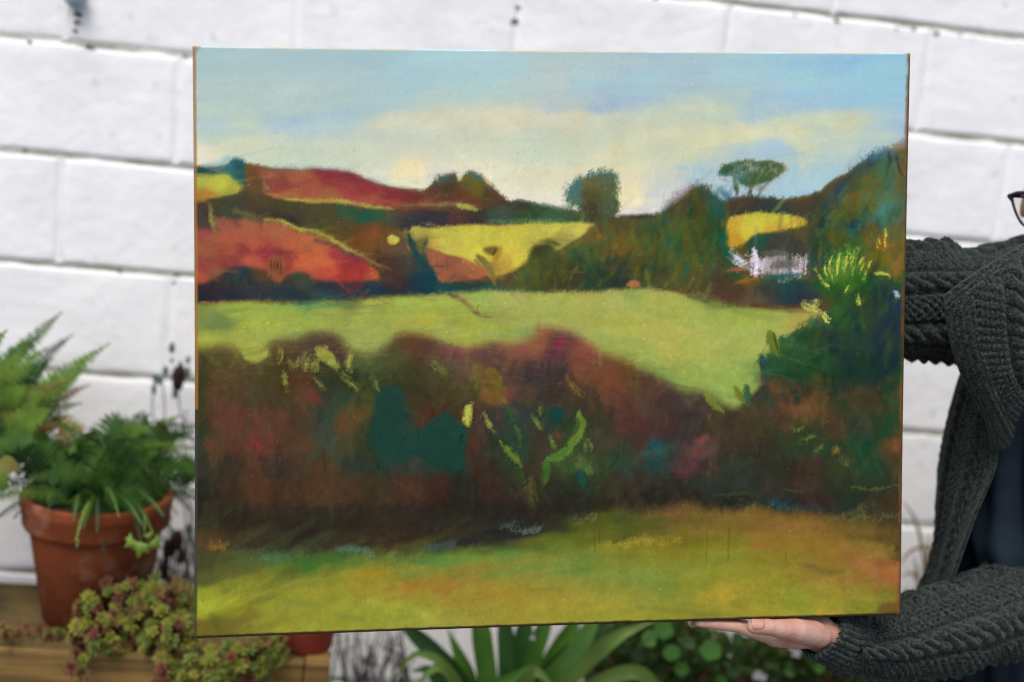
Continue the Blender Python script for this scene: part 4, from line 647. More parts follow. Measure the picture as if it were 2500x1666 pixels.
sc_ = np.where((Vv < .5)[..., None] & (dt < np.minimum(dl, dr))[..., None], np.array([205, 182, 146.]), np.array([96, 70, 46.]))
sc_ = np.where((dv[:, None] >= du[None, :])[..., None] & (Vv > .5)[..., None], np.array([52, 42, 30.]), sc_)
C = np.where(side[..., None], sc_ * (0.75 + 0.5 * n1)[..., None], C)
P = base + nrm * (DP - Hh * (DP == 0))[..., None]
PK = 1.27                                             # light reaching the canvas, found from test renders
LC = np.clip(lin(np.clip(C, 0, 255)) / PK - .004, .0025, .95)
pmat = bpy.data.materials.new('oil_paint'); pmat.use_nodes = True; t = pmat.node_tree; b = t.nodes['Principled BSDF']
at_ = t.nodes.new('ShaderNodeAttribute'); at_.attribute_name = 'paint'; t.links.new(at_.outputs['Color'], b.inputs['Base Color'])
b.inputs['Roughness'].default_value = 0.55; b.inputs['Specular IOR Level'].default_value = 0.10
tc = t.nodes.new('ShaderNodeTexCoord'); bp = t.nodes.new('ShaderNodeBump'); bp.inputs['Strength'].default_value = .10; bp.inputs['Distance'].default_value = .0012
nn = t.nodes.new('ShaderNodeTexNoise'); nn.inputs['Scale'].default_value = 420; nn.inputs['Detail'].default_value = 3
t.links.new(tc.outputs['Object'], nn.inputs['Vector']); t.links.new(nn.outputs['Fac'], bp.inputs['Height']); t.links.new(bp.outputs[0], b.inputs['Normal'])
cvo = grid_mesh('painted_canvas', P[:, ::-1], pmat, ptg)
ca = cvo.data.color_attributes.new('paint', 'FLOAT_COLOR', 'POINT')
ca.data.foreach_set('color', np.concatenate([LC[:, ::-1], np.ones(LC.shape[:2] + (1,))], -1).astype(np.float32).ravel())
wd_m = mat('raw_pine', (0.55, 0.40, 0.24), 0.7, 0.2, 0.25, 30)
ex = (TR - TL) / w_; ez = (TL - BLc) / h_
def bar(c0, c1, wd):
    d = c1 - c0; Lb = np.linalg.norm(d); d /= Lb; s = np.cross(d, nrm)
    V = []
    for e in (c0, c1):
        for sgn in (-1, 1):
            for dep in (.010, .0345): V.append(e + s * sgn * wd / 2 + nrm * dep)
    return V, [(0, 1, 3, 2), (4, 6, 7, 5), (0, 4, 5, 1), (2, 3, 7, 6), (0, 2, 6, 4), (1, 5, 7, 3)]
for a_, b_ in [(TL + ex * .026 - ez * .05, BLc + ex * .026 + ez * .05), (TR - ex * .026 - ez * .05, BR - ex * .026 + ez * .05), (TL - ez * .026 + ex * .004, TR - ez * .026 - ex * .004), (BLc + ez * .026 + ex * .004, BR + ez * .026 - ex * .004)]:
    V, Fc = bar(a_, b_, .044); mesh('stretcher_bar', V, Fc, wd_m, ptg, smooth=False)
# ================================================================ the person holding the painting
person = empty('person', at(2640, 1500, -0.68) * np.array([1, 1, 0]), 'person in a charcoal cable knit cardigan, navy shirt and dark glasses holding up the painting', 'person')
SKIN = mat('skin', (0.46, 0.295, 0.235), 0.48, 0.35, scale=42, col2=(0.37, 0.185, 0.135), bump=0.5, bscale=260, sss=0.10, dist=0.0016)
NAIL = mat('nail', (0.40, 0.205, 0.15), 0.22, 0.6)
def capsules(name, segs, vox, smooth=6, ell=()):
    """union of tapered capsules and ellipsoids, voxel remeshed into one skin"""
    bm = bmesh.new(); bmesh.ops.create_icosphere(bm, subdivisions=3, radius=1)
    SV = np.array([v.co[:] for v in bm.verts]); SF = np.array([[v.index for v in f.verts] for f in bm.faces]); bm.free()
    VV, FF = [], []
    def sphere(c, r, rot=None):
        v = SV * (np.ones(3) * r)
        if rot: v = v @ np.array(rot).T
        FF.append(SF + len(VV) * len(SV)); VV.append(v + np.asarray(c))
    for a, ra, b, rb in segs:
        a, b = np.array(a), np.array(b); n = max(2, int(np.linalg.norm(b - a) / (min(ra, rb) * .28)) + 1)
        for t_ in np.linspace(0, 1, n): sphere(a + (b - a) * t_, ra + (rb - ra) * t_)
    for e in ell: sphere(*e)
    VV = np.concatenate(VV); FF = np.concatenate(FF)
    me = bpy.data.meshes.new('tmp'); me.vertices.add(len(VV)); me.vertices.foreach_set('co', VV.astype(np.float32).ravel())
    me.loops.add(FF.size); me.loops.foreach_set('vertex_index', FF.astype(np.int32).ravel())
    me.polygons.add(len(FF)); me.polygons.foreach_set('loop_start', np.arange(0, FF.size, 3, dtype=np.int32)); me.update(calc_edges=True)
    o = bpy.data.objects.new('tmp', me); COL.objects.link(o)
    md = o.modifiers.new('r', 'REMESH'); md.mode = 'VOXEL'; md.voxel_size = vox
    ms = o.modifiers.new('s', 'SMOOTH'); ms.factor = .5; ms.iterations = smooth
    dg = bpy.context.evaluated_depsgraph_get(); ev = o.evaluated_get(dg); em = ev.to_mesh()
    V = np.zeros(len(em.vertices) * 3); em.vertices.foreach_get('co', V); V = V.reshape(-1, 3).copy()
    Fc = [tuple(p.vertices) for p in em.polygons]
    ev.to_mesh_clear(); bpy.data.objects.remove(o); bpy.data.meshes.remove(me)
    return V, Fc
def chain(pts): return [(pts[i][0], pts[i][1], pts[i + 1][0], pts[i + 1][1]) for i in range(len(pts) - 1)]
HY = -0.948
def hp(x, y, d=0.0): return at(x, y - 5, HY + d)
mm = 0.001
# supporting hand, palm up under the lower edge, thumb towards the camera
segs = []
segs += chain([(hp(1888, 1562, -.006), 12 * mm), (hp(1842, 1548, -.008), 10.2 * mm), (hp(1800, 1535, -.008), 8.9 * mm), (hp(1752, 1530, -.007), 7.8 * mm), (hp(1706, 1526, -.006), 5.8 * mm)])          # index
segs += chain([(hp(1884, 1556, .014), 11.5 * mm), (hp(1795, 1529, .012), 8.8 * mm), (hp(1740, 1526, .012), 7.6 * mm), (hp(1694, 1526, .012), 5.6 * mm)])          # middle
segs += chain([(hp(1888, 1553, .033), 11 * mm), (hp(1808, 1529, .031), 8.2 * mm), (hp(1755, 1527, .030), 7.2 * mm), (hp(1716, 1530, .030), 5.6 * mm)])           # ring
segs += chain([(hp(1896, 1553, .051), 10 * mm), (hp(1835, 1532, .051), 7.4 * mm), (hp(1792, 1530, .050), 6.6 * mm), (hp(1762, 1537, .050), 5.2 * mm)])           # little
for d0, y0, y1 in ((-.004, 1564, 1568), (.014, 1560, 1562), (.033, 1558, 1560), (.047, 1558, 1560)):
    segs += chain([(hp(1888, y0, d0), 12.5 * mm), (hp(1940, y0 + 2, d0 * .9), 14 * mm), (hp(2000, y1 - 4, d0 * .7), 15 * mm), (hp(2050, y1, d0 * .55 + .004), 17 * mm)])
segs += chain([(hp(2000, 1556, -.006), 19 * mm), (hp(1945, 1545, -.028), 17 * mm), (hp(1898, 1540, -.040), 13.0 * mm), (hp(1876, 1537, -.044), 11.8 * mm), (hp(1856, 1536, -.046), 11.2 * mm), (hp(1840, 1535, -.047), 10.2 * mm)])   # thumb
segs += chain([(hp(2000, 1552, .002), 22 * mm), (hp(2050, 1566, .012), 24 * mm), (at(2120, 1574, -.902), 27 * mm), (at(2270, 1546, -.853), 34 * mm), (at(2460, 1496, -.80), 40 * mm), (at(2660, 1472, -.757), 43 * mm)])
segs += chain([(hp(1890, 1532, .004), 12 * mm), (hp(1940, 1533, .006), 14.5 * mm), (hp(2010, 1538, .006), 17 * mm)])
segs += chain([(hp(1990, 1566, .004), 18 * mm), (hp(2030, 1582, .008), 19 * mm)])
hv, hf = capsules('h', segs, 0.0018, 5, [(hp(1972, 1548, -.012), (.030, .018, .019))])
# head, neck, trunk, the raised arm and its hand behind the canvas
hy = R_(-38)
fwd = np.array([math.sin(hy), -math.cos(hy), -0.12]); fwd /= np.linalg.norm(fwd)
rgt = np.cross(fwd, [0, 0, 1]); rgt /= np.linalg.norm(rgt); upv = np.cross(rgt, fwd)
if rgt[0] > 0: rgt = -rgt; upv = -upv if upv[2] < 0 else upv
upv = upv if upv[2] > 0 else -upv
HC = at(2461, 476, -0.745) - rgt * .0745 - fwd * .1025 - upv * .019
hrot = Matrix([[rgt[i], fwd[i], upv[i]] for i in range(3)])
def hd(r, f, u): return HC + rgt * r + fwd * f + upv * u
HK = .88
def hs(r, f, u): return hd(r * HK, f * HK, u * HK)
el = [(hs(0, -.012, .035), (.070, .090, .082), hrot), (hs(0, .028, -.030), (.056, .058, .070), hrot), (hs(0, .056, -.083), (.026, .026, .020), hrot), (hs(0, .088, -.020), (.011, .016, .013), hrot), (hs(0, .078, .004), (.008, .014, .026), hrot),
      (hs(-.008, .082, -.054), (.014, .008, .006), hrot), (hs(.008, .082, -.054), (.014, .008, .006), hrot), (hs(0, .081, -.064), (.018, .009, .006), hrot), (hs(-.072, -.005, -.010), (.008, .016, .030), hrot), (hs(.072, -.005, -.010), (.008, .016, .030), hrot),
      (hs(-.032, .066, .022), (.022, .014, .009), hrot), (hs(.032, .066, .022), (.022, .014, .009), hrot), (hs(-.036, .060, -.035), (.022, .020, .022), hrot), (hs(.036, .060, -.035), (.022, .020, .022), hrot)]
el = [(e_[0], tuple(v * HK for v in e_[1]), e_[2]) for e_ in el]
NB = at(2705, 735, -0.635); SHr = at(2560, 760, -0.66); SHl = at(2930, 800, -0.62); PEL = np.array([NB[0] + .03, -0.66, 0.84])
sg = chain([(hd(0, -.03, -.05), .055), (NB, .058)]) + chain([(NB, .075), (SHr, .066)]) + chain([(NB, .070), (SHl, .048)])
CH = NB + np.array([0.02, -.01, -.20])
sg += chain([(SHr, .07), (CH + np.array([-.08, 0, 0]), .10), (PEL + np.array([-.07, 0, .05]), .10)]) + chain([(SHl, .05), (CH + np.array([.08, 0, 0]), .10), (PEL + np.array([.07, 0, .05]), .10)])
EL = at(1960, 770, -0.755); WR = at(1700, 560, -0.775)
sg += chain([(SHr, .058), (EL, .046)]) + chain([(EL, .044), (WR, .030)]) + chain([(SHl, .048), (np.array([SHl[0] + .04, -.70, SHl[2] - .26]), .046), (at(2640, 1480, -.76), .042)])
Hn = at(1600, 480, -0.795)
sg += chain([(WR, .028), (Hn, .030)])
for k, q in enumerate(((1530, 350), (1560, 335), (1595, 330), (1630, 345))): sg += chain([(at(1580 + 16 * k, 470, -.80), .012), (at(q[0] + 10, q[1] + 40, -.803), .009), (at(q[0], q[1], -.798), .0075)])
sg += chain([(at(1610, 500, -.805), .015), (at(1500, 450, -.806), .010), (at(1470, 440, -.806), .008)])
for s_ in (-1, 1):
    hpj = PEL + np.array([.085 * s_, 0, 0]); sg += chain([(hpj, .095), (np.array([hpj[0], -.70, .46]), .062), (np.array([hpj[0], -.66, .09]), .04), (np.array([hpj[0], -.78, .045]), .034)])
bv, bf = capsules('b', sg, 0.0075, 4, el)
ta = hp(1945, 1545, -.028); tb_ = hp(1840, 1535, -.047); tax = (tb_ - ta) / np.linalg.norm(tb_ - ta)
rel = hv - ta; sT = rel @ tax; rT = rel - sT[:, None] * tax; dT = np.linalg.norm(rT, axis=1)
s0 = (hp(1888, 1539, -.042) - ta) @ tax; gr0 = sum(g_ * np.exp(-((sT - s0 - o_) / .0013) ** 2) for o_, g_ in ((-.004, .0007), (0, .0012), (.0042, .0008)))
hv = hv - (rT / (dT[:, None] + 1e-6)) * (gr0 * (dT < .019) * (sT > 0))[:, None]
V = np.concatenate([bv, hv]); Fc = bf + [tuple(i + len(bv) for i in f) for f in hf]
body = mesh('body', V, Fc, SKIN, person)
# thumb nail: a small curved plate on the camera-side of the thumb tip
nc = hp(1840, 1530, -.0375 - .0090)
axn = hp(1800, 1529, -.042) - hp(1880, 1533, -.042); axn /= np.linalg.norm(axn); vw = CAM - nc; vw /= np.linalg.norm(vw)
nrmN = vw * .8 + np.array([0, 0, .6]); nrmN -= axn * (nrmN @ axn); nrmN /= np.linalg.norm(nrmN); sdn = np.cross(nrmN, axn)
uu, vv_ = np.meshgrid(np.linspace(-1, 1, 15), np.linspace(-1, 1, 13))
wN = np.sqrt(np.clip(1 - np.abs(uu) ** 5, 0, 1)) * (0.92 + .08 * uu)
thc = hp(1844, 1535, -.0468)
ang = vv_ * wN * 0.80
Pn = thc + axn * (uu * .0085)[..., None] + (nrmN * (np.cos(ang) * .0112)[..., None] + sdn * (np.sin(ang) * .0104)[..., None])
grid_mesh('thumb_nail', Pn[:, ::-1], NAIL, body)
CUT = mat('cuticle', (0.34, 0.13, 0.09), 0.5, 0.3)
ang2 = vv_ * wN * 0.98
Pq = thc - axn * .0012 + axn * (uu * .0092)[..., None] + (nrmN * (np.cos(ang2) * .0109)[..., None] + sdn * (np.sin(ang2) * .0103)[..., None])
grid_mesh('nail_fold', Pq[:, ::-1], CUT, body)
# eyes, hair, glasses
EW = mat('eye', (0.75, 0.72, 0.68), 0.2, 0.5)
for s_ in (-1, 1):
    V, Fc = lathe([(0, -.012), (.006, -.0104), (.0104, -.006), (.012, 0), (.0104, .006), (.006, .0104), (0, .012)], 16)
    e = mesh('eye', np.array(V) * HK + hs(.032 * s_, .066, .004), Fc, EW, body)
HAIR = mat('brown_hair', (0.055, 0.032, 0.02), 0.45, 0.4, 0.5, 90, 0.5, 200)
th = np.linspace(0.02, 1, 40)[:, None]; ph = np.linspace(0, 2 * math.pi, 72, endpoint=False)[None, :]
front = np.clip(np.cos(ph), 0, 1)
lat = th * (2.6 - 1.5 * front ** .6)
rad = 1.0 + .03 * np.sin(ph * 23 + 3 * th) * th
dirv = np.stack([np.sin(lat) * np.sin(ph), np.sin(lat) * np.cos(ph), np.cos(lat) + 0 * ph], -1)
Ph = HC + (dirv[..., 0:1] * (.075 * HK * rad)[..., None]) * rgt + (dirv[..., 1:2] * (.096 * HK * rad)[..., None] - .014) * fwd + (dirv[..., 2:3] * (.093 * HK * rad)[..., None] + .028) * upv
ho = grid_mesh('hair', Ph, HAIR, person, wrap=True); ho.modifiers.new('s', 'SOLIDIFY').thickness = .004
GL = mat('dark_plum_plastic', (0.022, 0.010, 0.020), 0.22, 0.5)
glass = empty('glasses', at(2500, 500, -0.80)); par(glass, person)
def tubeP(path, rad, n=10, closed=False):
    path = np.asarray(path); m = len(path)
    T = (np.roll(path, -1, 0) - np.roll(path, 1, 0)) if closed else np.gradient(path, axis=0)
    T /= np.linalg.norm(T, axis=1, keepdims=True)
    ref = np.array([0.13, -0.97, 0.2]); A = np.cross(T, ref); A /= np.linalg.norm(A, axis=1, keepdims=True) + 1e-9; B = np.cross(T, A)
    rad = np.broadcast_to(rad, (m,)); a = np.linspace(0, 2 * math.pi, n, endpoint=False)
    P = path[:, None] + (A[:, None] * np.cos(a)[None, :, None] + B[:, None] * np.sin(a)[None, :, None]) * rad[:, None, None]
    return np.concatenate([P, P[:1]]) if closed else P
def gp(r, u, df=0.0): return hd(r * 1.055, .112 - 2.0 * r * r + df, u - .002)
lens_ru = [(.0640, .0165), (.0560, .0200), (.0420, .0205), (.0250, .0175), (.0125, .0100), (.0105, -.0040), (.0160, -.0180), (.0290, -.0250), (.0430, -.0215), (.0550, -.0060)]
LENS = bpy.data.materials.new('lens_glass'); LENS.use_nodes = True; t = LENS.node_tree
gb = t.nodes.new('ShaderNodeBsdfGlossy'); gb.inputs['Roughness'].default_value = .03; tb = t.nodes.new('ShaderNodeBsdfTransparent'); tb.inputs[0].default_value = (.93, .92, .88, 1)
mx = t.nodes.new('ShaderNodeMixShader'); mx.inputs[0].default_value = .10; t.links.new(tb.outputs[0], mx.inputs[1]); t.links.new(gb.outputs[0], mx.inputs[2]); t.links.new(mx.outputs[0], t.nodes['Material Output'].inputs['Surface'])
for s_ in (1, -1):
    q = crom(np.array([gp(r * s_, u) for r, u in lens_ru]), 60, True)
    grid_mesh('rim', tubeP(q, .0021, 8, True), GL, glass, wrap=True)
    mesh('lens', [*q, q.mean(0)], [(i, (i + 1) % 60, 60) for i in range(60)], LENS, glass)
    br = np.array([gp(r * s_, u, .001) for r, u in [(.0700, .0205), (.0650, .0215), (.0560, .0255), (.0400, .0275), (.0240, .0240), (.0120, .0150)]])
    grid_mesh('brow_bar', tubeP(crom(br, 40), np.interp(np.linspace(0, 1, 40), [0, .06, .3, .7, 1], [.0014, .0030, .0036, .0036, .0022]), 8), GL, glass, wrap=True)
    hb = np.array([gp(.0705 * s_, .0215, -.001), gp(.0670 * s_, .0175), gp(.0620 * s_, .0110)])
    grid_mesh('hinge', tubeP(crom(hb, 10), [.0012, .0030, .0036, .0038, .0036, .0034, .003, .0028, .0024, .002], 8), GL, glass, wrap=True)
    tp_ = np.array([gp(.0690 * s_, .0195, -.003), hd(.0700 * s_, .05, .015), hd(.0670 * s_, 0, .011), hd(.0660 * s_, -.03, -.008)])
    grid_mesh('temple_arm', tubeP(crom(tp_, 30), .002, 8), GL, glass, wrap=True)
nb_ = np.array([gp(.0115, .004), gp(0, .009, .002), gp(-.0115, .004)]); grid_mesh('bridge', tubeP(crom(nb_, 12), .002, 8), GL, glass, wrap=True)

# ---- knitwear
def wool(name, base, dark):
    m = bpy.data.materials.new(name); m.use_nodes = True; t = m.node_tree; b = t.nodes['Principled BSDF']
    b.inputs['Roughness'].default_value = .95; b.inputs['Specular IOR Level'].default_value = .1
    b.inputs['Sheen Weight'].default_value = .16; b.inputs['Sheen Roughness'].default_value = .5; b.inputs['Sheen Tint'].default_value = (.7, .75, .75, 1)
    tc = t.nodes.new('ShaderNodeTexCoord'); n = t.nodes.new('ShaderNodeTexNoise'); n.inputs['Scale'].default_value = 240; n.inputs['Detail'].default_value = 5
    t.links.new(tc.outputs['Object'], n.inputs['Vector']); r = t.nodes.new('ShaderNodeValToRGB')
    r.color_ramp.elements[0].position = .38; r.color_ramp.elements[0].color = (*dark, 1); r.color_ramp.elements[1].position = .70; r.color_ramp.elements[1].color = (*base, 1)
    t.links.new(n.outputs['Fac'], r.inputs[0]); t.links.new(r.outputs[0], b.inputs['Base Color'])
    bp = t.nodes.new('ShaderNodeBump'); bp.inputs['Strength'].default_value = .8; bp.inputs['Distance'].default_value = .004
    n2 = t.nodes.new('ShaderNodeTexNoise'); n2.inputs['Scale'].default_value = 330; n2.inputs['Detail'].default_value = 4
    t.links.new(tc.outputs['Object'], n2.inputs['Vector']); t.links.new(n2.outputs['Fac'], bp.inputs['Height']); t.links.new(bp.outputs[0], b.inputs['Normal'])
    return m
WOOL = wool('charcoal_wool', (0.042, 0.056, 0.049), (0.0040, 0.0058, 0.0052))
def cable(s, c, width, pitch):
    """height 0..1 of knitted relief; s along the cloth, c across it, both metres"""
    k = np.floor(c / width); w_ = (c / width - k) * 2 - 1; ph = k * 1.7
    kind = (k.astype(int) % 2 == 0)
    def strand(off, sgn):
        cen = .42 * np.sin(2 * math.pi * s / pitch + ph + off); d = (w_ - cen) / .40
        z = np.sqrt(np.clip(1 - d * d, 0, 1)) * (.72 + .28 * sgn * np.cos(2 * math.pi * s / pitch + ph + off))
        st = .10 * np.abs(np.sin((s + .35 * np.abs(d) * .006) * math.pi / .0062))
        return z * (1 - st)
    rope = np.maximum(np.maximum(strand(0, 1), strand(2.094, 1)), strand(4.188, 1))
    moss = .34 + .20 * np.sin(s * 2 * math.pi / .0125 + math.pi * np.floor(c / .0075)) * np.abs(np.sin(c * math.pi / .0075))
    edge = np.clip((1 - np.abs(w_)) * 5, 0, 1)
    return np.where(kind, np.maximum(rope, .18) * edge, moss * edge * .9 + .04)
def ribs(c, w_=.008): return np.abs(np.sin(c * math.pi / w_)) ** .6
def fuzz(P, N, parent, n, seed):
    r = np.random.default_rng(seed); i = r.integers(2, P.shape[0] - 2, n); j = r.integers(0, P.shape[1], n)
    o = P[i, j]; nn = N[i, j]; d = nn + r.normal(0, .55, (n, 3)); d /= np.linalg.norm(d, axis=1, keepdims=True)
    L_ = r.uniform(.004, .011, (n, 1)); s_ = np.cross(d, r.normal(0, 1, (n, 3))); s_ *= .00016 / np.linalg.norm(s_, axis=1, keepdims=True)
    m_ = o + d * L_ * .5; e = m_ + (d + r.normal(0, .6, (n, 3))) * L_ * .5
    V = np.stack([o - s_, o + s_, m_ + s_, m_ - s_, e], 1).reshape(-1, 3); k = np.arange(n)[:, None] * 5
    Fc = [tuple(q) for q in (k + np.array([[0, 1, 2, 3]])).tolist()] + [tuple(q) for q in (k + np.array([[3, 2, 4]])).tolist()]
    tag(mesh('wool_fuzz', V, Fc, WOOL, parent), kind='stuff')
def sleeve(name, pts, rads, ns, nc, amp, parent, twist=0.0, cab=(.046, .075)):
    path = crom(np.array(pts), ns); rad = crom(np.array(rads)[:, None], ns)[:, 0]
    T = np.gradient(path, axis=0); L_ = np.linalg.norm(T, axis=1); T /= L_[:, None]; s = np.cumsum(L_)
    ref = np.array([0, -1.0, 0.0]); A = np.cross(T, ref); A /= np.linalg.norm(A, axis=1, keepdims=True); B = np.cross(T, A)
    a = np.linspace(0, 2 * math.pi, nc, endpoint=False)
    S, Aa = np.meshgrid(s, a, indexing='ij')
    f1 = fbm(S.shape, (9, 5), 3) - .5; f2 = fbm(S.shape, (22, 12), 3) - .5
    sag = 1 + .05 * np.sin(S * 29 + 2.2 * np.cos(Aa) + 6 * f1) + .05 * np.sin(S * 15 + Aa * 2 + 4 * f1) + .10 * f1
    S0 = S; S = S + .020 * f2 + .016 * f1; Aa0 = Aa; Aa = Aa + .22 * f1
    ncab = 2 * max(3, int(round(2 * math.pi * rad.mean() / cab[0] / 2)))
    c = (Aa + twist * S) / (2 * math.pi) * ncab * cab[0]
    H = cable(S, c, cab[0], cab[1])
    R0 = rad[:, None] * sag + amp * (H - .5) * (.75 + 1.0 * (f2 + .5) * .5); Aa = Aa0
    P = path[:, None] + (A[:, None] * np.cos(Aa)[..., None] + B[:, None] * np.sin(Aa)[..., None]) * R0[..., None]
    fuzz(P, A[:, None] * np.cos(Aa)[..., None] + B[:, None] * np.sin(Aa)[..., None], parent, 5200, len(name))
    return grid_mesh(name, P, WOOL, parent, wrap=True), P
card = empty('cardigan', at(2500, 1100, -0.7)); par(card, person)
# upper sleeve: shoulder, out behind the painting to the elbow, forearm up behind the canvas
sleeve('raised_sleeve', [at(2660, 760, -.64), at(2560, 755, -.675), at(2450, 752, -.70), at(2340, 745, -.725), at(2210, 738, -.742), at(2080, 745, -.75), at(1960, 765, -.752), at(1880, 720, -.755), at(1800, 640, -.765), at(1730, 580, -.772)],
       [.115, .112, .105, .094, .087, .082, .076, .066, .055, .042], 330, 300, .017, card, .6)
SLV = [at(2680, 1470, -.755), at(2560, 1480, -.775), at(2460, 1496, -.80), at(2360, 1521, -.828), at(2270, 1546, -.853), at(2190, 1566, -.876), at(2120, 1574, -.900), at(2072, 1573, -.922), at(2050, 1570, -.932)]
sleeve('lower_sleeve', SLV, [.086, .083, .079, .073, .065, .056, .046, .038, .0355], 330, 260, .018, card, .4)
# ribbed cuff, its opening cut aslant
cp = crom(np.array([at(2078, 1575, -.918), at(2052, 1570, -.931), at(2024, 1559, -.942), at(2003, 1553, -.950)]), 60)
Tc = np.gradient(cp, axis=0); Tc /= np.linalg.norm(Tc, axis=1, keepdims=True)
refc = np.array([0, -1.0, 0]); A = np.cross(Tc, refc); A /= np.linalg.norm(A, axis=1, keepdims=True); B = np.cross(Tc, A)
a = np.linspace(0, 2 * math.pi, 240, endpoint=False)
rr_ = np.interp(np.linspace(0, 1, 60), [0, .15, .8, .94, 1], [.038, .0368, .0345, .0342, .029])[:, None] + .0048 * (np.abs(np.sin(a * 13)) ** .7)[None, :] + .0009 * np.sin(np.arange(60)[:, None] * 1.35 + a[None, :] * 0)
Pc = cp[:, None] + (A[:, None] * np.cos(a)[None, :, None] * 1.06 + B[:, None] * np.sin(a)[None, :, None] * .84) * rr_[..., None]
upz = Pc[..., 2:3] - cp[:, None, 2:3]
Pc = np.where(upz < 0, cp[:, None] + (Pc - cp[:, None]) * (1 - .14 * np.linspace(0, 1, 60)[:, None, None]), Pc)
Pc = Pc - Tc[:, None] * (upz * .36 * np.linspace(0, 1, 60)[:, None, None]) * 1.0
grid_mesh('cuff', Pc, WOOL, card, wrap=True)
def patch(name, rows, nu, nv, disp, mat_, parent, thick=.006):
    R = np.array([[at(*c) for c in r] for r in rows])
    tmp = np.stack([crom(r, nv) for r in R]); P = np.stack([crom(tmp[:, j], nu) for j in range(nv)], 1)
    N = normals(P); 
    if ((CAM - P.mean((0, 1))) @ N.mean((0, 1))) < 0: N = -N
    su = np.concatenate([np.zeros((1, nv)), np.cumsum(np.linalg.norm(np.diff(P, axis=0), axis=-1), 0)]); sv = np.concatenate([np.zeros((nu, 1)), np.cumsum(np.linalg.norm(np.diff(P, axis=1), axis=-1), 1)], 1)
    P = P + N * disp(su, sv)[..., None]
    if mat_ is WOOL: fuzz(P, N, parent, 3500, len(name))
    o = grid_mesh(name, P, mat_, parent)
    if thick: md = o.modifiers.new('s', 'SOLIDIFY'); md.thickness = thick; md.offset = 0
    return o
def flapd(su, sv):
    band = np.clip((.040 - sv) / .004, 0, 1); top = np.clip((.026 - su) / .004, 0, 1)
    rib = .0042 * ribs(sv + .0 * su, .0085); ribt = .0042 * ribs(su, .0085)
    body_ = .014 * (cable(su, sv + .012 * np.sin(su * 9), .044, .07) - .3)
    d = body_ * (1 - band) + rib * band
    return d * (1 - top) + ribt * top + .004 * np.sin(su * 21 + sv * 12)
patch('collar_flap', [[(2308, 724, -.862), (2368, 680, -.872), (2440, 636, -.862), (2530, 588, -.83), (2640, 560, -.78)],
                      [(2312, 760, -.868), (2385, 735, -.890), (2460, 705, -.892), (2545, 670, -.872), (2640, 650, -.82)],
                      [(2326, 835, -.870), (2395, 830, -.896), (2462, 815, -.900), (2530, 790, -.888), (2590, 770, -.86)],
                      [(2358, 925, -.866), (2405, 930, -.892), (2455, 925, -.898), (2500, 905, -.894), (2535, 885, -.88)],
                      [(2400, 1010, -.858), (2425, 1020, -.876), (2448, 1018, -.880), (2468, 1005, -.880), (2485, 990, -.875)],
                      [(2424, 1090, -.846), (2432, 1095, -.852), (2440, 1092, -.854), (2446, 1085, -.855), (2452, 1075, -.856)]], 190, 170, flapd, WOOL, card)
def paneld(su, sv):
    tot = sv[:, -1:]; band = np.clip((.030 - (tot - sv)) / .004, 0, 1)
    return (.016 * (cable(su, sv, .044, .072) - .4)) * (1 - band) + .004 * ribs(tot - sv, .008) * band
patch('front_panel', [[(2700, 690, -.50), (2560, 690, -.56), (2440, 700, -.66), (2470, 720, -.76), (2540, 720, -.80)],
                      [(2640, 860, -.48), (2500, 865, -.55), (2372, 880, -.66), (2405, 890, -.77), (2470, 900, -.83)],
                      [(2600, 1000, -.48), (2460, 1000, -.55), (2332, 1010, -.66), (2368, 1020, -.78), (2424, 1040, -.842)],
                      [(2590, 1120, -.48), (2440, 1120, -.55), (2306, 1130, -.66), (2360, 1135, -.79), (2428, 1130, -.85)],
                      [(2580, 1240, -.48), (2430, 1240, -.55), (2298, 1240, -.66), (2336, 1245, -.785), (2380, 1248, -.845)],
                      [(2580, 1340, -.48), (2420, 1340, -.55), (2292, 1335, -.66), (2316, 1340, -.775), (2344, 1345, -.835)],
                      [(2570, 1430, -.48), (2410, 1430, -.55), (2266, 1420, -.66), (2290, 1425, -.765), (2318, 1430, -.82)],
                      [(2560, 1560, -.48), (2380, 1560, -.55), (2190, 1550, -.66), (2230, 1550, -.74), (2300, 1550, -.78)],
                      [(2560, 1720, -.48), (2350, 1720, -.55), (2120, 1700, -.66), (2180, 1700, -.745), (2286, 1700, -.78)],
                      [(2560, 1900, -.48), (2350, 1900, -.55), (2110, 1880, -.66), (2180, 1880, -.745), (2286, 1880, -.78)]], 420, 230, paneld, WOOL, card)
# rest of the cardigan: back and far side, outside the photograph
patch('back_panel', [[(2640, 735, -.60), (2700, 722, -.55), (2810, 722, -.53), (2930, 742, -.55), (3000, 775, -.62), (2990, 790, -.70)],
                     [(2580, 1000, -.49), (2700, 1000, -.47), (2860, 1010, -.46), (3040, 1030, -.52), (3100, 1060, -.66), (3060, 1060, -.80)],
                     [(2560, 1500, -.49), (2700, 1500, -.46), (2860, 1510, -.45), (3060, 1540, -.52), (3120, 1560, -.66), (3080, 1560, -.80)],
                     [(2560, 1900, -.49), (2700, 1900, -.46), (2860, 1910, -.45), (3060, 1940, -.52), (3140, 1960, -.66), (3090, 1960, -.80)]], 160, 160, lambda su, sv: .012 * (cable(su, sv, .046, .075) - .4), WOOL, card)
sleeve('far_sleeve', [SHl + np.array([-.04, 0, .02]), SHl + np.array([.02, -.02, -.12]), np.array([SHl[0] + .04, -.70, SHl[2] - .27]), at(2800, 1470, -.745), at(2660, 1472, -.758)], [.10, .098, .09, .088, .086], 200, 200, .014, card, .5)
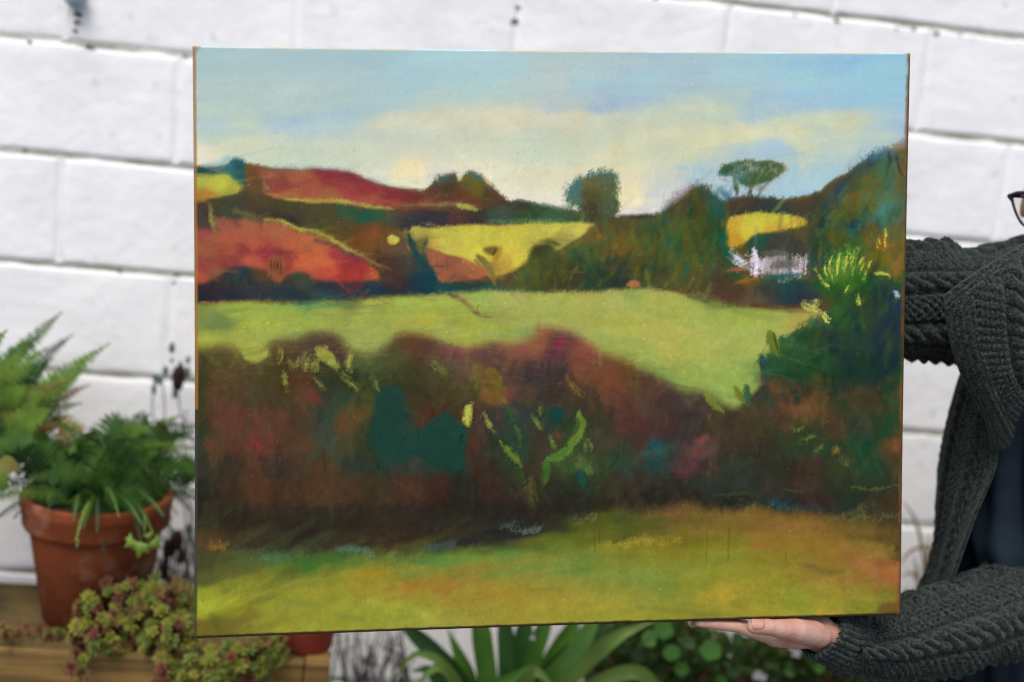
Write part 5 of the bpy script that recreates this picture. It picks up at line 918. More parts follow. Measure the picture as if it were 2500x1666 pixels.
# navy shirt with soft vertical folds
NAVY = mat('navy_cotton', (0.0135, 0.0245, 0.038), 0.85, 0.15, 0.25, 40, 0.15, 700, dist=.001)
def shirtd(su, sv): 
    x = sv + .05 * np.sin(su * 5 + 1) + .03 * su
    return .013 * np.sin(x * 2 * math.pi / .105 + .8) + .006 * np.sin(x * 2 * math.pi / .047 + su * 4) + .012 * np.exp(-((su - .42 - .5 * (sv - .12)) / .035) ** 2)
patch('shirt', [[(2440, 760, -.66), (2530, 750, -.735), (2640, 770, -.745), (2760, 775, -.745), (2880, 760, -.72), (2980, 770, -.64)],
                [(2400, 850, -.68), (2500, 850, -.775), (2640, 850, -.815), (2780, 860, -.81), (2920, 880, -.76), (3020, 900, -.66)],
                [(2360, 1100, -.68), (2470, 1100, -.785), (2620, 1100, -.83), (2780, 1110, -.825), (2930, 1130, -.77), (3040, 1150, -.66)],
                [(2320, 1350, -.67), (2440, 1350, -.775), (2610, 1350, -.82), (2780, 1360, -.815), (2940, 1380, -.765), (3050, 1400, -.66)],
                [(2300, 1620, -.67), (2430, 1620, -.765), (2610, 1620, -.80), (2780, 1630, -.80), (2950, 1650, -.755), (3070, 1670, -.66)],
                [(2290, 1860, -.67), (2420, 1860, -.75), (2610, 1860, -.78), (2790, 1870, -.78), (2960, 1890, -.74), (3080, 1910, -.66)]], 150, 150, shirtd, NAVY, person, .003)
ring = [(-.52, .190, .125), (-.40, .185, .120), (-.25, .190, .115), (-.13, .195, .105), (-.06, .185, .090), (-.015, .125, .075), (.015, .075, .068), (.035, .062, .064)]
rz = crom(np.array(ring), 60); aa = np.linspace(0, 2 * math.pi, 60, endpoint=False)
Pb = np.stack([NB[0] + .03 + rz[:, 1:2] * np.cos(aa), NB[1] - .005 + rz[:, 2:3] * np.sin(aa), NB[2] + rz[:, 0:1] + 0 * aa], -1)
grid_mesh('shirt_body', Pb, NAVY, person, wrap=True)
patch('far_front_panel', [[(2790, 742, -.69), (2850, 735, -.70), (2920, 745, -.68), (3000, 780, -.64)], [(2880, 950, -.80), (2940, 950, -.80), (3020, 960, -.76), (3090, 980, -.66)], [(2890, 1300, -.82), (2960, 1300, -.815), (3040, 1310, -.77), (3100, 1330, -.66)], [(2900, 1650, -.81), (2970, 1650, -.80), (3050, 1660, -.76), (3120, 1680, -.66)], [(2900, 1900, -.80), (2970, 1900, -.79), (3060, 1910, -.75), (3130, 1930, -.66)]], 200, 120, lambda su, sv: .014 * (cable(su, sv, .046, .075) - .4), WOOL, card)
JEAN = mat('dark_denim', (0.03, 0.04, 0.06), 0.9, 0.1, 0.3, 50)
SHOE = mat('black_leather', (0.02, 0.02, 0.02), 0.5, 0.4)
for s_ in (-1, 1):
    hx = PEL[0] + .09 * s_
    P_ = crom(np.array([[hx - .005 * s_, -.665, .92], [hx, -.675, .70], [hx, -.695, .46], [hx, -.675, .25], [hx, -.665, .07]]), 40)
    grid_mesh('trouser_leg', tubeP(P_, np.interp(np.linspace(0, 1, 40), [0, .2, .6, 1], [.115, .108, .078, .068]), 20), JEAN, person, wrap=True)
    V, Fc = lathe([(0, 0), (.05, 0), (.055, .03), (.045, .07), (.03, .09), (0, .095)], 20)
    mesh('shoe', np.array(V) * np.array([.9, 2.3, .9]) + np.array([hx, -.73, .006]), Fc, SHOE, person)
# ================================================================ plant stand
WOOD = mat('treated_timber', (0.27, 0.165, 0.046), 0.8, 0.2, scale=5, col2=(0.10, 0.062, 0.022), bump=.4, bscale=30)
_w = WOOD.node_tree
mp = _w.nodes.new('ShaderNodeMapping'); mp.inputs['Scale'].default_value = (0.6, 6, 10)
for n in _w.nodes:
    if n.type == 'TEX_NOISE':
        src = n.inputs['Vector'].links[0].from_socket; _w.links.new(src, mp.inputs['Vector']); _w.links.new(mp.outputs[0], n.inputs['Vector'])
WOODM = mat('shaded_mossy_timber', (0.12, 0.085, 0.030), 0.9, 0.1, scale=12, col2=(0.045, 0.036, 0.018), bump=.5, bscale=40)  # plank tops: mossy tone, darkened further with shade put into the colour
YF = -0.44
ZS = at(50, 1575, YF)[2] ; ZS = float((at(50, 1575, YF)[2] + at(780, 1618, YF)[2]) / 2)
XR = float(at(802, 1640, YF)[0]); XL = -1.75
stand = empty('plant_stand', ((XL + XR) / 2, -.3, 0), 'rough yellowish timber plant stand carrying the terracotta pots', 'plant stand')
YB = YF + .285
pw = (YB - YF - .012) / 3
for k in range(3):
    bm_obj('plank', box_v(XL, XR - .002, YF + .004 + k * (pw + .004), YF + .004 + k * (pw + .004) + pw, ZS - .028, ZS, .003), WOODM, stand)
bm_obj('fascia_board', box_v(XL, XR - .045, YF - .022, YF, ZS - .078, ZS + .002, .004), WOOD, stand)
bm_obj('end_post', box_v(XR - .043, XR + .002, YF - .026, YF + .03, 0, ZS + .004, .004), WOOD, stand)
bm_obj('end_board', box_v(XR - .030, XR - .004, YF + .032, YB, ZS - .10, ZS - .030, .003), WOOD, stand)
for x, y in ((XL + .05, YF + .02), (XL + .05, YB - .02), (XR - .05, YB - .03)):
    bm_obj('leg', box_v(x - .025, x + .025, y - .02, y + .02, 0, ZS - .03, .003), WOOD, stand)

# ================================================================ pots
TERRA = mat('terracotta', (0.19, 0.047, 0.013), 0.8, 0.2, scale=9, col2=(0.095, 0.025, 0.009), bump=.25, bscale=60)
_t = TERRA.node_tree; _b = _t.nodes['Principled BSDF']; _src = _b.inputs['Base Color'].links[0].from_socket
_n = _t.nodes.new('ShaderNodeTexNoise'); _n.inputs['Scale'].default_value = 14; _n.inputs['Detail'].default_value = 7
_c = _t.nodes.new('ShaderNodeTexCoord'); _t.links.new(_c.outputs['Object'], _n.inputs['Vector'])
_r = _t.nodes.new('ShaderNodeValToRGB'); _r.color_ramp.elements[0].position = .55; _r.color_ramp.elements[0].color = (0, 0, 0, 1); _r.color_ramp.elements[1].position = .72; _r.color_ramp.elements[1].color = (.45, .45, .45, 1)
_m = _t.nodes.new('ShaderNodeMix'); _m.data_type = 'RGBA'; _t.links.new(_n.outputs['Fac'], _r.inputs[0]); _t.links.new(_r.outputs[0], _m.inputs[0]); _t.links.new(_src, _m.inputs[6]); _m.inputs[7].default_value = (.30, .20, .14, 1); _t.links.new(_m.outputs[2], _b.inputs['Base Color'])
SOIL = mat('compost', (0.035, 0.025, 0.018), 1.0, 0.05, .5, 60, .8, 90)
def pot(parent, c, R, H, bot=.66, rimh=.24, m=TERRA):
    pr = [(0, .004), (R * bot * .9, .0), (R * bot, .006), (R * .885, H * (1 - rimh) - .004), (R * .89, H * (1 - rimh))]
    V, Fc = lathe(pr, 48, c[0], c[1], c[2]); mesh('pot_body', V, Fc, m, parent)
    z = H * (1 - rimh)
    pr = [(R * .86, z - .002), (R * .955, z), (R * .975, z + .006), (R * .985, H * .90), (R * .995, H * .91), (R, H * .92), (R * 1.0, H * .985), (R * .985, H), (R * .93, H), (R * .91, H * .98), (R * .88, H * .86)]
    V, Fc = lathe(pr, 48, c[0], c[1], c[2]); mesh('rim', V, Fc, m, parent)
    V, Fc = lathe([(R * .89, H * .90), (R * .5, H * .92), (0, H * .93)], 32, c[0], c[1], c[2]); mesh('soil', V, Fc, SOIL, parent)
LEAF = [leafmat('fern_green', (0.072, 0.155, 0.024), .4, 40, col2=(0.036, 0.098, 0.018)), leafmat('fern_dark', (0.026, 0.075, 0.022), .4, 40), leafmat('fern_bright', (0.15, 0.27, 0.035), .3, 40), leafmat('fern_yellowing', (0.19, 0.19, 0.03), .4, 30, col2=(0.15, 0.075, 0.025))]
def frond(parent, base, tip, lift, m, npair=26, plen=.05, wid=.010, seed=0, name='frond', side=None):
    r = random.Random(seed); base, tip = np.array(base), np.array(tip); mid = (base + tip) / 2 + np.array([0, 0, lift])
    t_ = np.linspace(0, 1, npair + 3)
    C = ((1 - t_) ** 2)[:, None] * base + (2 * t_ * (1 - t_))[:, None] * mid + (t_ ** 2)[:, None] * tip
    V, Fc = [], []
    T = np.gradient(C, axis=0); T /= np.linalg.norm(T, axis=1, keepdims=True)
    sd = side if side is not None else np.array([r.uniform(-.3, .3), -1, r.uniform(-.2, .2)])
    up0 = np.array(sd, float)
    for i in range(len(C) - 1):      # stalk as a thin strip
        w = .0016; n = np.cross(T[i], up0); n /= np.linalg.norm(n) + 1e-9
        k = len(V); V += [C[i] - n * w, C[i] + n * w, C[i + 1] + n * w, C[i + 1] - n * w]; Fc.append((k, k + 1, k + 2, k + 3))
    for i in range(2, len(C) - 1):
        t0 = t_[i]; ln = plen * (math.sin(math.pi * min(1, t0 * .92 + .10)) ** .7) * (1.12 - .35 * t0) * r.uniform(.85, 1.1)
        n = np.cross(T[i], up0); n /= np.linalg.norm(n) + 1e-9
        for s_ in (-1, 1):
            d = n * s_ + T[i] * r.uniform(.25, .5) + np.array([0, 0, -.18 + r.uniform(-.1, .12)]); d /= np.linalg.norm(d)
            o = C[i]; w2 = wid * (1.1 - .5 * t0) * .5; q = T[i] * w2
            k = len(V); dr = np.array([0, 0, -ln * .12])
            V += [o - q * .6, o + q * .6, o + d * ln * .45 + q + np.array([0, 0, .002]), o + d * ln + dr, o + d * ln * .45 - q]
            Fc += [(k, k + 1, k + 2, k + 4), (k + 4, k + 2, k + 3)]
    return mesh(name, V, Fc, m, parent, smooth=False)
PC = at(238, 1530, -.295); PC[2] = ZS + .001
PCx = float((at(55, 1245, -.295)[0] + at(420, 1238, -.295)[0]) / 2); PC[0] = PCx
PR = float((at(420, 1238, -.295)[0] - at(55, 1245, -.295)[0]) / 2); PH_ = float(at(238, 1262, -.295 - PR)[2] - ZS)
potA = empty('potted_fern', PC, 'large terracotta pot with a dense green fern on the left end of the timber stand', 'potted plant')
pot(potA, PC, PR, PH_, .68)
top = PC + np.array([0, 0, PH_ * .93]); rf = random.Random(9)
for k in range(78):
    b0 = top + np.array([rf.uniform(-.05, .05), rf.uniform(-.05, .05), 0]); a = rf.uniform(0, 2 * math.pi); d = rf.uniform(.12, .27); h_ = rf.uniform(-.05, .16)
    tp = b0 + np.array([math.cos(a) * d, math.sin(a) * d * .62, h_])
    if tp[1] > -.05: tp[1] = -.05
    frond(potA, b0, tp, rf.uniform(.05, .13), LEAF[rf.choice([0, 0, 1, 1, 1, 2])], 26, rf.uniform(.020, .034), .0050, k)
for (x, y, Y, lf, mi, pl) in [(305, 1038, -.30, .12, 0, .045), (395, 1100, -.28, .12, 1, .04), (425, 1138, -.26, .10, 1, .035), (420, 1205, -.28, .09, 2, .035), (350, 1060, -.22, .14, 1, .045), (130, 1052, -.24, .12, 3, .04), (170, 1110, -.34, .1, 0, .04),
                              (205, 1288, -.46, .07, 0, .03), (180, 1272, -.46, .06, 0, .03), (345, 1280, -.45, .08, 0, .035), (372, 1300, -.44, .08, 0, .03), (290, 1262, -.47, .08, 0, .035), (60, 1180, -.36, .09, 0, .04), (400, 1260, -.40, .08, 0, .03), (250, 1090, -.32, .13, 1, .045), (330, 1120, -.36, .1, 0, .04), (110, 1250, -.44, .07, 1, .03)]:
    frond(potA, top + np.array([rf.uniform(-.03, .03), rf.uniform(-.04, .02), 0]), at(x, y, Y), lf, LEAF[mi], 28, pl * .9, .0055, int(x * y), side=np.array([.1, -1, .25]))
# tall fern at the left edge, its pot outside the photograph
PB = at(-300, 1540, -.30); PB[2] = ZS + .001
potB = empty('tall_fern', PB, 'taller yellow green fern reaching up the wall at the left edge of the photo', 'potted plant')
pot(potB, PB, .13, .24, .7)
topB = PB + np.array([.05, 0, .22])
for (x, y, Y, lf, mi, pl) in [(110, 850, -.2, .04, 2, .05), (50, 860, -.25, .04, 2, .05), (210, 900, -.2, .03, 2, .042), (165, 930, -.24, .04, 3, .045), (70, 940, -.3, .05, 2, .055), (130, 1000, -.34, .06, 2, .05), (10, 880, -.22, .04, 2, .055), (268, 838, -.16, .02, 2, .042), (152, 762, -.13, .05, 0, .036), (95, 822, -.15, .05, 0, .05), (18, 806, -.34, .05, 2, .05), (60, 900, -.20, .06, 3, .055), (120, 960, -.28, .07, 2, .055), (200, 985, -.2, .06, 0, .05), (30, 960, -.32, .08, 0, .06), (150, 1040, -.32, .08, 3, .05), (90, 1080, -.36, .10, 0, .055), (10, 1040, -.36, .1, 1, .06), (-40, 880, -.3, .06, 0, .06), (-90, 800, -.28, .05, 2, .06), (-160, 860, -.28, .05, 0, .06), (-250, 950, -.3, .06, 1, .06), (-300, 1100, -.3, .08, 0, .06), (60, 1000, -.22, .08, 1, .06), (110, 890, -.16, .05, 0, .05), (-10, 1120, -.38, .1, 1, .06), (40, 1100, -.30, .1, 1, .06), (180, 905, -.15, .03, 0, .04), (20, 930, -.14, .05, 0, .06), (75, 1010, -.14, .05, 1, .06), (130, 1000, -.16, .05, 1, .055), (-30, 1000, -.2, .05, 1, .06), (50, 1160, -.36, .12, 1, .05)]:
    for jj in range(2): frond(potB, topB + np.array([rf.uniform(-.06, .07), rf.uniform(-.05, .05), 0]), at(x + jj * rf.uniform(-45, 35), y + jj * rf.uniform(10, 60), Y + jj * .03), lf, LEAF[mi if jj == 0 else rf.choice([0, 1, 1, 3])], 38, pl * 1.0, .0095, int(x * 7 + y + jj), side=np.array([.15, -1, .15]))
    if 0: frond(potB, topB + np.array([rf.uniform(-.05, .06), rf.uniform(-.05, .05), 0]), at(x, y, Y), lf, LEAF[mi], 34, pl, .011, int(x * 3 + y), side=np.array([.15, -1, .15]))
def blade_leaf(parent, c, ax, up, L_, W_, m, name='leaf', fold=.12, n=7, prof=None):
    c, ax, up = np.array(c, float), np.array(ax, float), np.array(up, float); ax /= np.linalg.norm(ax); sd = np.cross(ax, up); sd /= np.linalg.norm(sd); nn = np.cross(sd, ax)
    V, Fc = [], []
    for i in range(n + 1):
        t_ = i / n; w = W_ / 2 * (prof(t_) if prof else math.sin(math.pi * min(.999, t_ ** .8)) ** .8)
        o = c + ax * L_ * t_ - nn * (.25 * L_ * t_ * t_)
        V += [o - sd * w + nn * fold * w, o, o + sd * w + nn * fold * w]
    for i in range(n):
        k = i * 3; Fc += [(k, k + 1, k + 4, k + 3), (k + 1, k + 2, k + 5, k + 4)]
    return mesh(name, V, Fc, m, parent)
IVY = leafmat('ivy_green', (0.15, 0.25, 0.04), .3, 30)
YLF = leafmat('yellow_leaf', (0.17, 0.19, 0.03), .3, 25, col2=(0.14, 0.09, 0.02))
for x, y, Y, dx, dz in ((-12, 1128, -.42, .8, -.15), (-16, 1150, -.43, .5, -.9)):
    blade_leaf(potB, at(x, y, Y), (dx, -.1, dz), (0, -1, .4), .042, .034, YLF if y < 1150 else IVY, 'broad_leaf')
ivy = empty('ivy_sprig', at(352, 1300, -.455), 'small bright green ivy sprig hanging over the right side of the fern pot', 'plant')
def ivyleaf(c, ax, s_, m):
    c = np.array(c); ax = np.array(ax, float); ax /= np.linalg.norm(ax); sd = np.cross(ax, [0, -1, .2]); sd /= np.linalg.norm(sd)
    out = [(0, 0), (-.35, .05), (-.75, -.05), (-.55, .35), (-.62, .62), (-.28, .62), (0, 1.1), (.28, .62), (.62, .62), (.55, .35), (.75, -.05), (.35, .05)]
    V = [c + (sd * a + ax * b) * s_ + np.array([0, -.006 * (1 - abs(a)), 0]) for a, b in out] + [c + ax * .35 * s_ + np.array([0, -.012, 0])]
    return mesh('leaf', V, [(i, (i + 1) % 12, 12) for i in range(12)], m, ivy)
for x, y, dx, dz, s_ in ((348, 1322, -.2, -1, .028), (330, 1318, -.8, -.6, .020), (372, 1318, .7, -.6, .020), (362, 1300, .3, -.5, .014)): ivyleaf(at(x, y, -.462), (dx, 0, dz), s_, IVY)
st = crom(np.array([at(352, 1262, -.43), at(354, 1285, -.458), at(352, 1310, -.460)]), 12); grid_mesh('stem', tubeP(st, .0012, 6), IVY, ivy, wrap=True)
# second, small pot
P2 = at(748, 1600, -.385); P2[2] = ZS + .001
RED = mat('brick_red_clay', (0.30, 0.048, 0.026), 0.7, 0.25, .35, 8)
p2 = empty('small_red_pot', P2, 'small brick red clay pot at the right end of the stand, under the painting', 'pot')
pot(p2, P2, .066, .17, .72, .22, RED)

# ================================================================ trailing stonecrop
SED = [leafmat('sedum_lime', (0.20, 0.21, 0.024), .3, 60, .55, .15), leafmat('sedum_straw', (0.17, 0.105, 0.028), .3, 60, .55, .1), leafmat('sedum_red', (0.12, 0.038, 0.018), .3, 60, .55, .1), leafmat('sedum_green', (0.12, 0.17, 0.025), .3, 60, .55, .15), leafmat('sedum_blush', (0.17, 0.075, 0.03), .3, 60, .55, .1)]
def rosette_mesh(mt, seed):
    r = random.Random(seed); V, Fc = [], []
    for ring, (n, ln, el) in enumerate(((6, 1.0, .5), (6, .9, .95), (4, .75, 1.3))):
        for i in range(n):
            a = 2 * math.pi * (i + .5 * ring) / n + r.uniform(-.15, .15); d = np.array([math.cos(a) * math.cos(el), math.sin(a) * math.cos(el), math.sin(el)]); s_ = np.array([-math.sin(a), math.cos(a), 0]); nn = np.cross(d, s_)
            L_ = ln * r.uniform(.85, 1.1); w = .24 * L_; k = len(V)
            V += [np.zeros(3), d * L_ * .6 + s_ * w, d * L_ + nn * -.08, d * L_ * .6 - s_ * w, d * L_ * .55 - nn * -.12]
            Fc += [(k, k + 1, k + 4), (k + 1, k + 2, k + 4), (k + 2, k + 3, k + 4), (k + 3, k, k + 4)]
    me = bpy.data.meshes.new('rosette'); me.from_pydata([tuple(v) for v in V], [], Fc); me.update(); me.materials.append(mt); return me
ROS = [[rosette_mesh(m, 10 * i + j) for j in range(2)] for i, m in enumerate(SED)]
def sedum(name, label, blobs, n, seed, wts, size=(.011, .019), drape=True):
    r = random.Random(seed); c0 = at(*blobs[0][:3])
    root = empty(name, (c0[0], c0[1], ZS), label, 'plant', 'stonecrop clumps trailing over the stand')
    V, Fc = [], []
    stems = []
    for k in range(n):
        x, y, Y, rx, ry = r.choices(blobs, [b[3] * b[4] for b in blobs])[0]
        a = r.uniform(0, 2 * math.pi); q = math.sqrt(r.random()); px_, py_ = x + rx * q * math.cos(a), y + ry * q * math.sin(a)
        dep = Y - .05 * math.sqrt(max(0, 1 - q * q)) + r.uniform(-.012, .018)
        p = at(px_, py_, dep)
        if p[2] < ZS + .006 and p[1] > YF - .030: p = at(px_, py_, YF - .036 - r.uniform(0, .01))
        o = bpy.data.objects.new('rosette', r.choice(r.choices(ROS, wts)[0])); COL.objects.link(o)
        s_ = r.uniform(*size); o.scale = (s_, s_, s_); o.location = p
        nv = Vector((math.cos(a) * q * .9 + r.uniform(-.3, .3), -.75, -math.sin(a) * q * .6 + .45 + r.uniform(-.3, .3)))
        o.rotation_euler = nv.to_track_quat('Z', 'Y').to_euler(); par(o, root)
        stems.append((p, at(x + (px_ - x) * .3, y + (py_ - y) * .3 + 10, Y + .02)))
    for p, b in stems:
        d = b - p; n_ = np.cross(d, [0, 1, 0]); n_ /= np.linalg.norm(n_) + 1e-9; k = len(V); w = .0011
        V += [p - n_ * w, p + n_ * w, b + n_ * w, b - n_ * w]; Fc.append((k, k + 1, k + 2, k + 3))
    tag(mesh('stems', V, Fc, SEDST, root), kind='stuff')
    for i, (x, y, Y, rx, ry) in enumerate(blobs):       # matted dead heart of the clump
        c = at(x, y + ry * .15, Y + .035); sx = rx / 1300 * .78; sz = ry / 1300 * .72
        bm = bmesh.new(); bmesh.ops.create_icosphere(bm, subdivisions=3, radius=1)
        for v in bm.verts:
            f = 1 + .16 * math.sin(v.co.x * 9 + i) * math.cos(v.co.z * 8) + random.uniform(-.06, .06); v.co = Vector((c[0] + v.co.x * sx * f, c[1] + v.co.y * min(.05, sz) * f, c[2] + v.co.z * sz * f))
        bm_obj('matted_heart', bm, HEART, root)
    return root
SEDST = mat('sedum_stem', (0.16, 0.065, 0.035), .8, .1, .3, 60)
HEART = mat('matted_litter', (0.055, 0.032, 0.02), 1, .05, .6, 80, .8, 120)
sedum('stonecrop', 'big mound of lime and pink tipped stonecrop in front of the fern pot', [(310, 1500, -.39, 120, 85), (395, 1470, -.36, 80, 60), (230, 1560, -.44, 60, 60), (420, 1570, -.43, 70, 80), (190, 1630, -.47, 30, 30), (400, 1640, -.47, 30, 30)], 215, 3, [6, 3, 2, 3, .8])
sedum('stonecrop', 'greener stonecrop clump hanging over the stand just below the painting corner', [(580, 1620, -.46, 105, 50), (640, 1580, -.42, 60, 45), (500, 1650, -.47, 70, 50)], 100, 5, [5, 2, .5, 4, .6])
sedum('stonecrop', 'low scatter of reddish stonecrop bits on the planks at the left end', [(70, 1545, -.36, 90, 22), (160, 1550, -.38, 60, 18)], 42, 8, [2, 1.5, 3, 2, 1.5], (.006, .012))

# ================================================================ wiry dead stems against the wall
DRY = mat('dead_stem', (0.055, 0.045, 0.040), .9, .1, .4, 60)
SEED = mat('seed_head', (0.040, 0.022, 0.018), .9, .1, .3, 60)
GRN = mat('grey_green_bud', (0.07, 0.12, 0.11), .8, .1)
dead = empty('dead_flower_stems', at(430, 1400, -.08) * np.array([1, 1, 0]), 'dead wiry flower stems with dark seed heads against the wall left of the painting', 'plant')
def stem(parent, pts, Y, r_=.0013, m=DRY, name='stem'):
    P = crom(np.array([at(x, y, Y) for x, y in pts]), 30); return grid_mesh(name, tubeP(P, r_, 6), m, parent, wrap=True)
def blob(parent, x, y, Y, r_, m, name, st=1.3, seed=0):
    r = random.Random(seed); c = at(x, y, Y); bm = bmesh.new(); bmesh.ops.create_icosphere(bm, subdivisions=2, radius=1)
    for v in bm.verts: f = r.uniform(.75, 1.2); v.co = Vector((c[0] + v.co.x * r_ * f, c[1] + v.co.y * r_ * f, c[2] + v.co.z * r_ * st * f))
    return bm_obj(name, bm, m, parent)
for pts in ['378,920 372,1000 390,1060 412,1120 430,1160 455,1200 470,1330 440,1500 430,1800', '432,935 440,1000 460,1060 490,1110 520,1180 470,1500 440,1800', '396,925 402,1000 400,1060 415,1130 430,1180 450,1230 455,1420 440,1800', '450,1190 455,1150 448,1080 455,1000', '400,1240 380,1300 390,1400 420,1600', '420,1260 400,1330 410,1450', '450,1200 470,1260 460,1330', '370,1420 400,1350 440,1300 470,1280', '380,1360 430,1400 470,1450', '400,1500 430,1380 460,1320']:
    stem(dead, PT(pts), -.075)
for i, (x, y, r_, m_) in enumerate([(436, 922, .014, SEED), (390, 1065, .017, SEED), (393, 1080, .014, SEED), (455, 1145, .016, SEED), (452, 1165, .012, SEED), (404, 908, .010, GRN), (420, 850, .010, GRN), (419, 880, .006, GRN), (440, 893, .008, GRN), (459, 880, .008, GRN), (458, 910, .010, GRN), (376, 950, .009, GRN), (379, 925, .009, GRN), (390, 930, .009, GRN), (428, 960, .011, GRN), (422, 1032, .007, GRN), (417, 1080, .008, SEED), (410, 1340, .013, SEED), (432, 1320, .013, SEED), (460, 1290, .010, GRN), (400, 1390, .012, SEED), (445, 1360, .010, SEED)]):
    blob(dead, x, y, -.078, r_ * (1 if m_ is SEED else .62), m_, 'seed_head' if m_ is SEED else 'bud', 1.9, i)
# ================================================================ grey twiggy lavender behind the stand's end
LAV = mat('grey_twig', (0.13, 0.105, 0.105), .9, .1, .5, 50); LAVD = mat('dark_twig', (0.07, 0.05, 0.055), .9, .1, .4, 50)
def twigs(label, x0, x1, ytop, n, Y, seed):
    root = empty('lavender_bush', at((x0 + x1) / 2, 1666, Y) * np.array([1, 1, 0]), label, 'plant'); r = random.Random(seed)
    for mi, mt in enumerate((LAV, LAVD)):
        V, Fc = [], []
        for k in range(n):
            x = r.uniform(x0, x1); a = at(x + r.uniform(-30, 30), r.uniform(ytop, ytop + 90), Y + r.uniform(-.05, .05)); b = at((x * .6 + .4 * (x0 + x1) / 2), 1980, Y)
            b[2] = 0.02; mid = (a + b) / 2 + np.array([r.uniform(-.05, .05), r.uniform(-.03, .03), .02])
            P = crom(np.array([a, mid, b]), 10); w = r.uniform(.0010, .0022)
            for i in range(9):
                k2 = len(V); o = np.array([w, 0, 0]); o2 = np.array([0, w, 0]); V += [P[i] - o, P[i] + o, P[i + 1] + o, P[i + 1] - o, P[i] - o2, P[i] + o2, P[i + 1] + o2, P[i + 1] - o2]; Fc += [(k2, k2 + 1, k2 + 2, k2 + 3), (k2 + 4, k2 + 5, k2 + 6, k2 + 7)]
            for j in range(9):
                t_ = r.uniform(0, .5); i = int(t_ * 9); q = P[i]; d = np.array([r.uniform(-1, 1), r.uniform(-.7, .7), r.uniform(.2, 1)]); d *= r.uniform(.012, .03) / np.linalg.norm(d); k2 = len(V); o = np.array([.0014, 0, .0006]); V += [q - o, q + o, q + d]; Fc.append((k2, k2 + 1, k2 + 2))
        tag(mesh('twigs', V, Fc, mt, root, smooth=False), kind='stuff')
twigs('bushy grey twigs of lavender between the stand and the strap leaved plant', 805, 1010, 1520, 20, -.16, 4)
twigs('thin dark lavender twigs behind the fern pot on the left', 380, 520, 1290, 14, -.10, 6)

# ================================================================ strap leaved plant
STR = [leafmat('strap_green', (0.085, 0.22, 0.025), .3, 14, .4, .2), leafmat('strap_dark', (0.034, 0.10, 0.024), .3, 14, .4, .15), leafmat('strap_pale', (0.16, 0.27, 0.05), .3, 14, .4, .25)]
agp = empty('strap_leaf_plant', at(1260, 1700, -.28) * np.array([1, 1, 0]), 'clump of broad arching strap shaped green leaves growing below the middle of the painting', 'plant')
def strap(pts, W_, m, seed):
    r = random.Random(seed); P = crom(np.array([at(*p) for p in pts]), 26)
    T = np.gradient(P, axis=0); T /= np.linalg.norm(T, axis=1, keepdims=True); vw_ = CAM - P; sd = np.cross(T, vw_ / np.linalg.norm(vw_, axis=1, keepdims=True)); sd /= np.linalg.norm(sd, axis=1, keepdims=True)
    tw = r.uniform(-.5, .5); nn = np.cross(sd, T); sd = sd * math.cos(tw) + nn * math.sin(tw); nn = np.cross(sd, T)
    t_ = np.linspace(0, 1, 26); w = W_ / 2 * np.clip(np.minimum(.55 + t_ * 1.6, (1 - t_) * 3.2) , 0.02, 1)
    G = np.stack([P - sd * w[:, None] + nn * (w * .35)[:, None], P - sd * (w * .5)[:, None] + nn * (w * .08)[:, None], P, P + sd * (w * .5)[:, None] + nn * (w * .08)[:, None], P + sd * w[:, None] + nn * (w * .35)[:, None]], 1)
    return grid_mesh('strap_leaf', G, m, agp)
B0 = (1230, 1900, -.26)
for i, (pts, W_, mi) in enumerate([([B0, (1180, 1760, -.28), (1110, 1640, -.30), (1010, 1545, -.30), (950, 1500, -.29)], .042, 1), ([B0, (1200, 1760, -.32), (1185, 1640, -.34), (1170, 1520, -.34), (1180, 1440, -.32)], .050, 0), ([B0, (1235, 1760, -.30), (1240, 1640, -.31), (1235, 1520, -.30), (1215, 1440, -.28)], .044, 1),
        ([B0, (1250, 1760, -.30), (1290, 1640, -.32), (1330, 1520, -.32), (1360, 1440, -.30)], .040, 0), ([B0, (1300, 1760, -.30), (1330, 1660, -.32), (1420, 1570, -.33), (1480, 1520, -.33), (1540, 1470, -.3)], .046, 1), ([B0, (1320, 1760, -.32), (1400, 1650, -.35), (1500, 1560, -.36), (1610, 1510, -.35)], .040, 2),
        ([B0, (1320, 1760, -.36), (1340, 1670, -.39), (1400, 1600, -.40), (1450, 1520, -.38), (1470, 1470, -.36)], .044, 0), ([B0, (1160, 1760, -.34), (1120, 1690, -.38), (1080, 1620, -.40), (1010, 1600, -.40), (950, 1680, -.40)], .020, 2), ([B0, (1160, 1770, -.34), (1120, 1680, -.39), (1070, 1630, -.41), (1000, 1690, -.42)], .026, 2),
        ([B0, (1290, 1760, -.36), (1280, 1680, -.40), (1310, 1640, -.42), (1370, 1700, -.44)], .03, 2), ([B0, (1220, 1760, -.36), (1200, 1690, -.40), (1260, 1650, -.42), (1300, 1620, -.42)], .026, 0), ([B0, (1350, 1770, -.34), (1440, 1680, -.38), (1540, 1640, -.40), (1600, 1670, -.41), (1640, 1720, -.41)], .034, 2), ([B0, (1350, 1780, -.30), (1420, 1690, -.32), (1520, 1650, -.33), (1600, 1690, -.33)], .036, 1),
        ([B0, (1270, 1760, -.24), (1270, 1640, -.24), (1280, 1530, -.23), (1300, 1440, -.22)], .05, 1), ([B0, (1290, 1760, -.24), (1330, 1640, -.24), (1390, 1540, -.22), (1430, 1460, -.2)], .05, 0), ([B0, (1180, 1760, -.24), (1140, 1640, -.24), (1090, 1530, -.22)], .046, 0), ([B0, (1160, 1780, -.30), (1100, 1700, -.30), (1050, 1640, -.31), (1000, 1640, -.31)], .034, 1)]):
    strap(pts, W_ * .86, STR[mi], i)

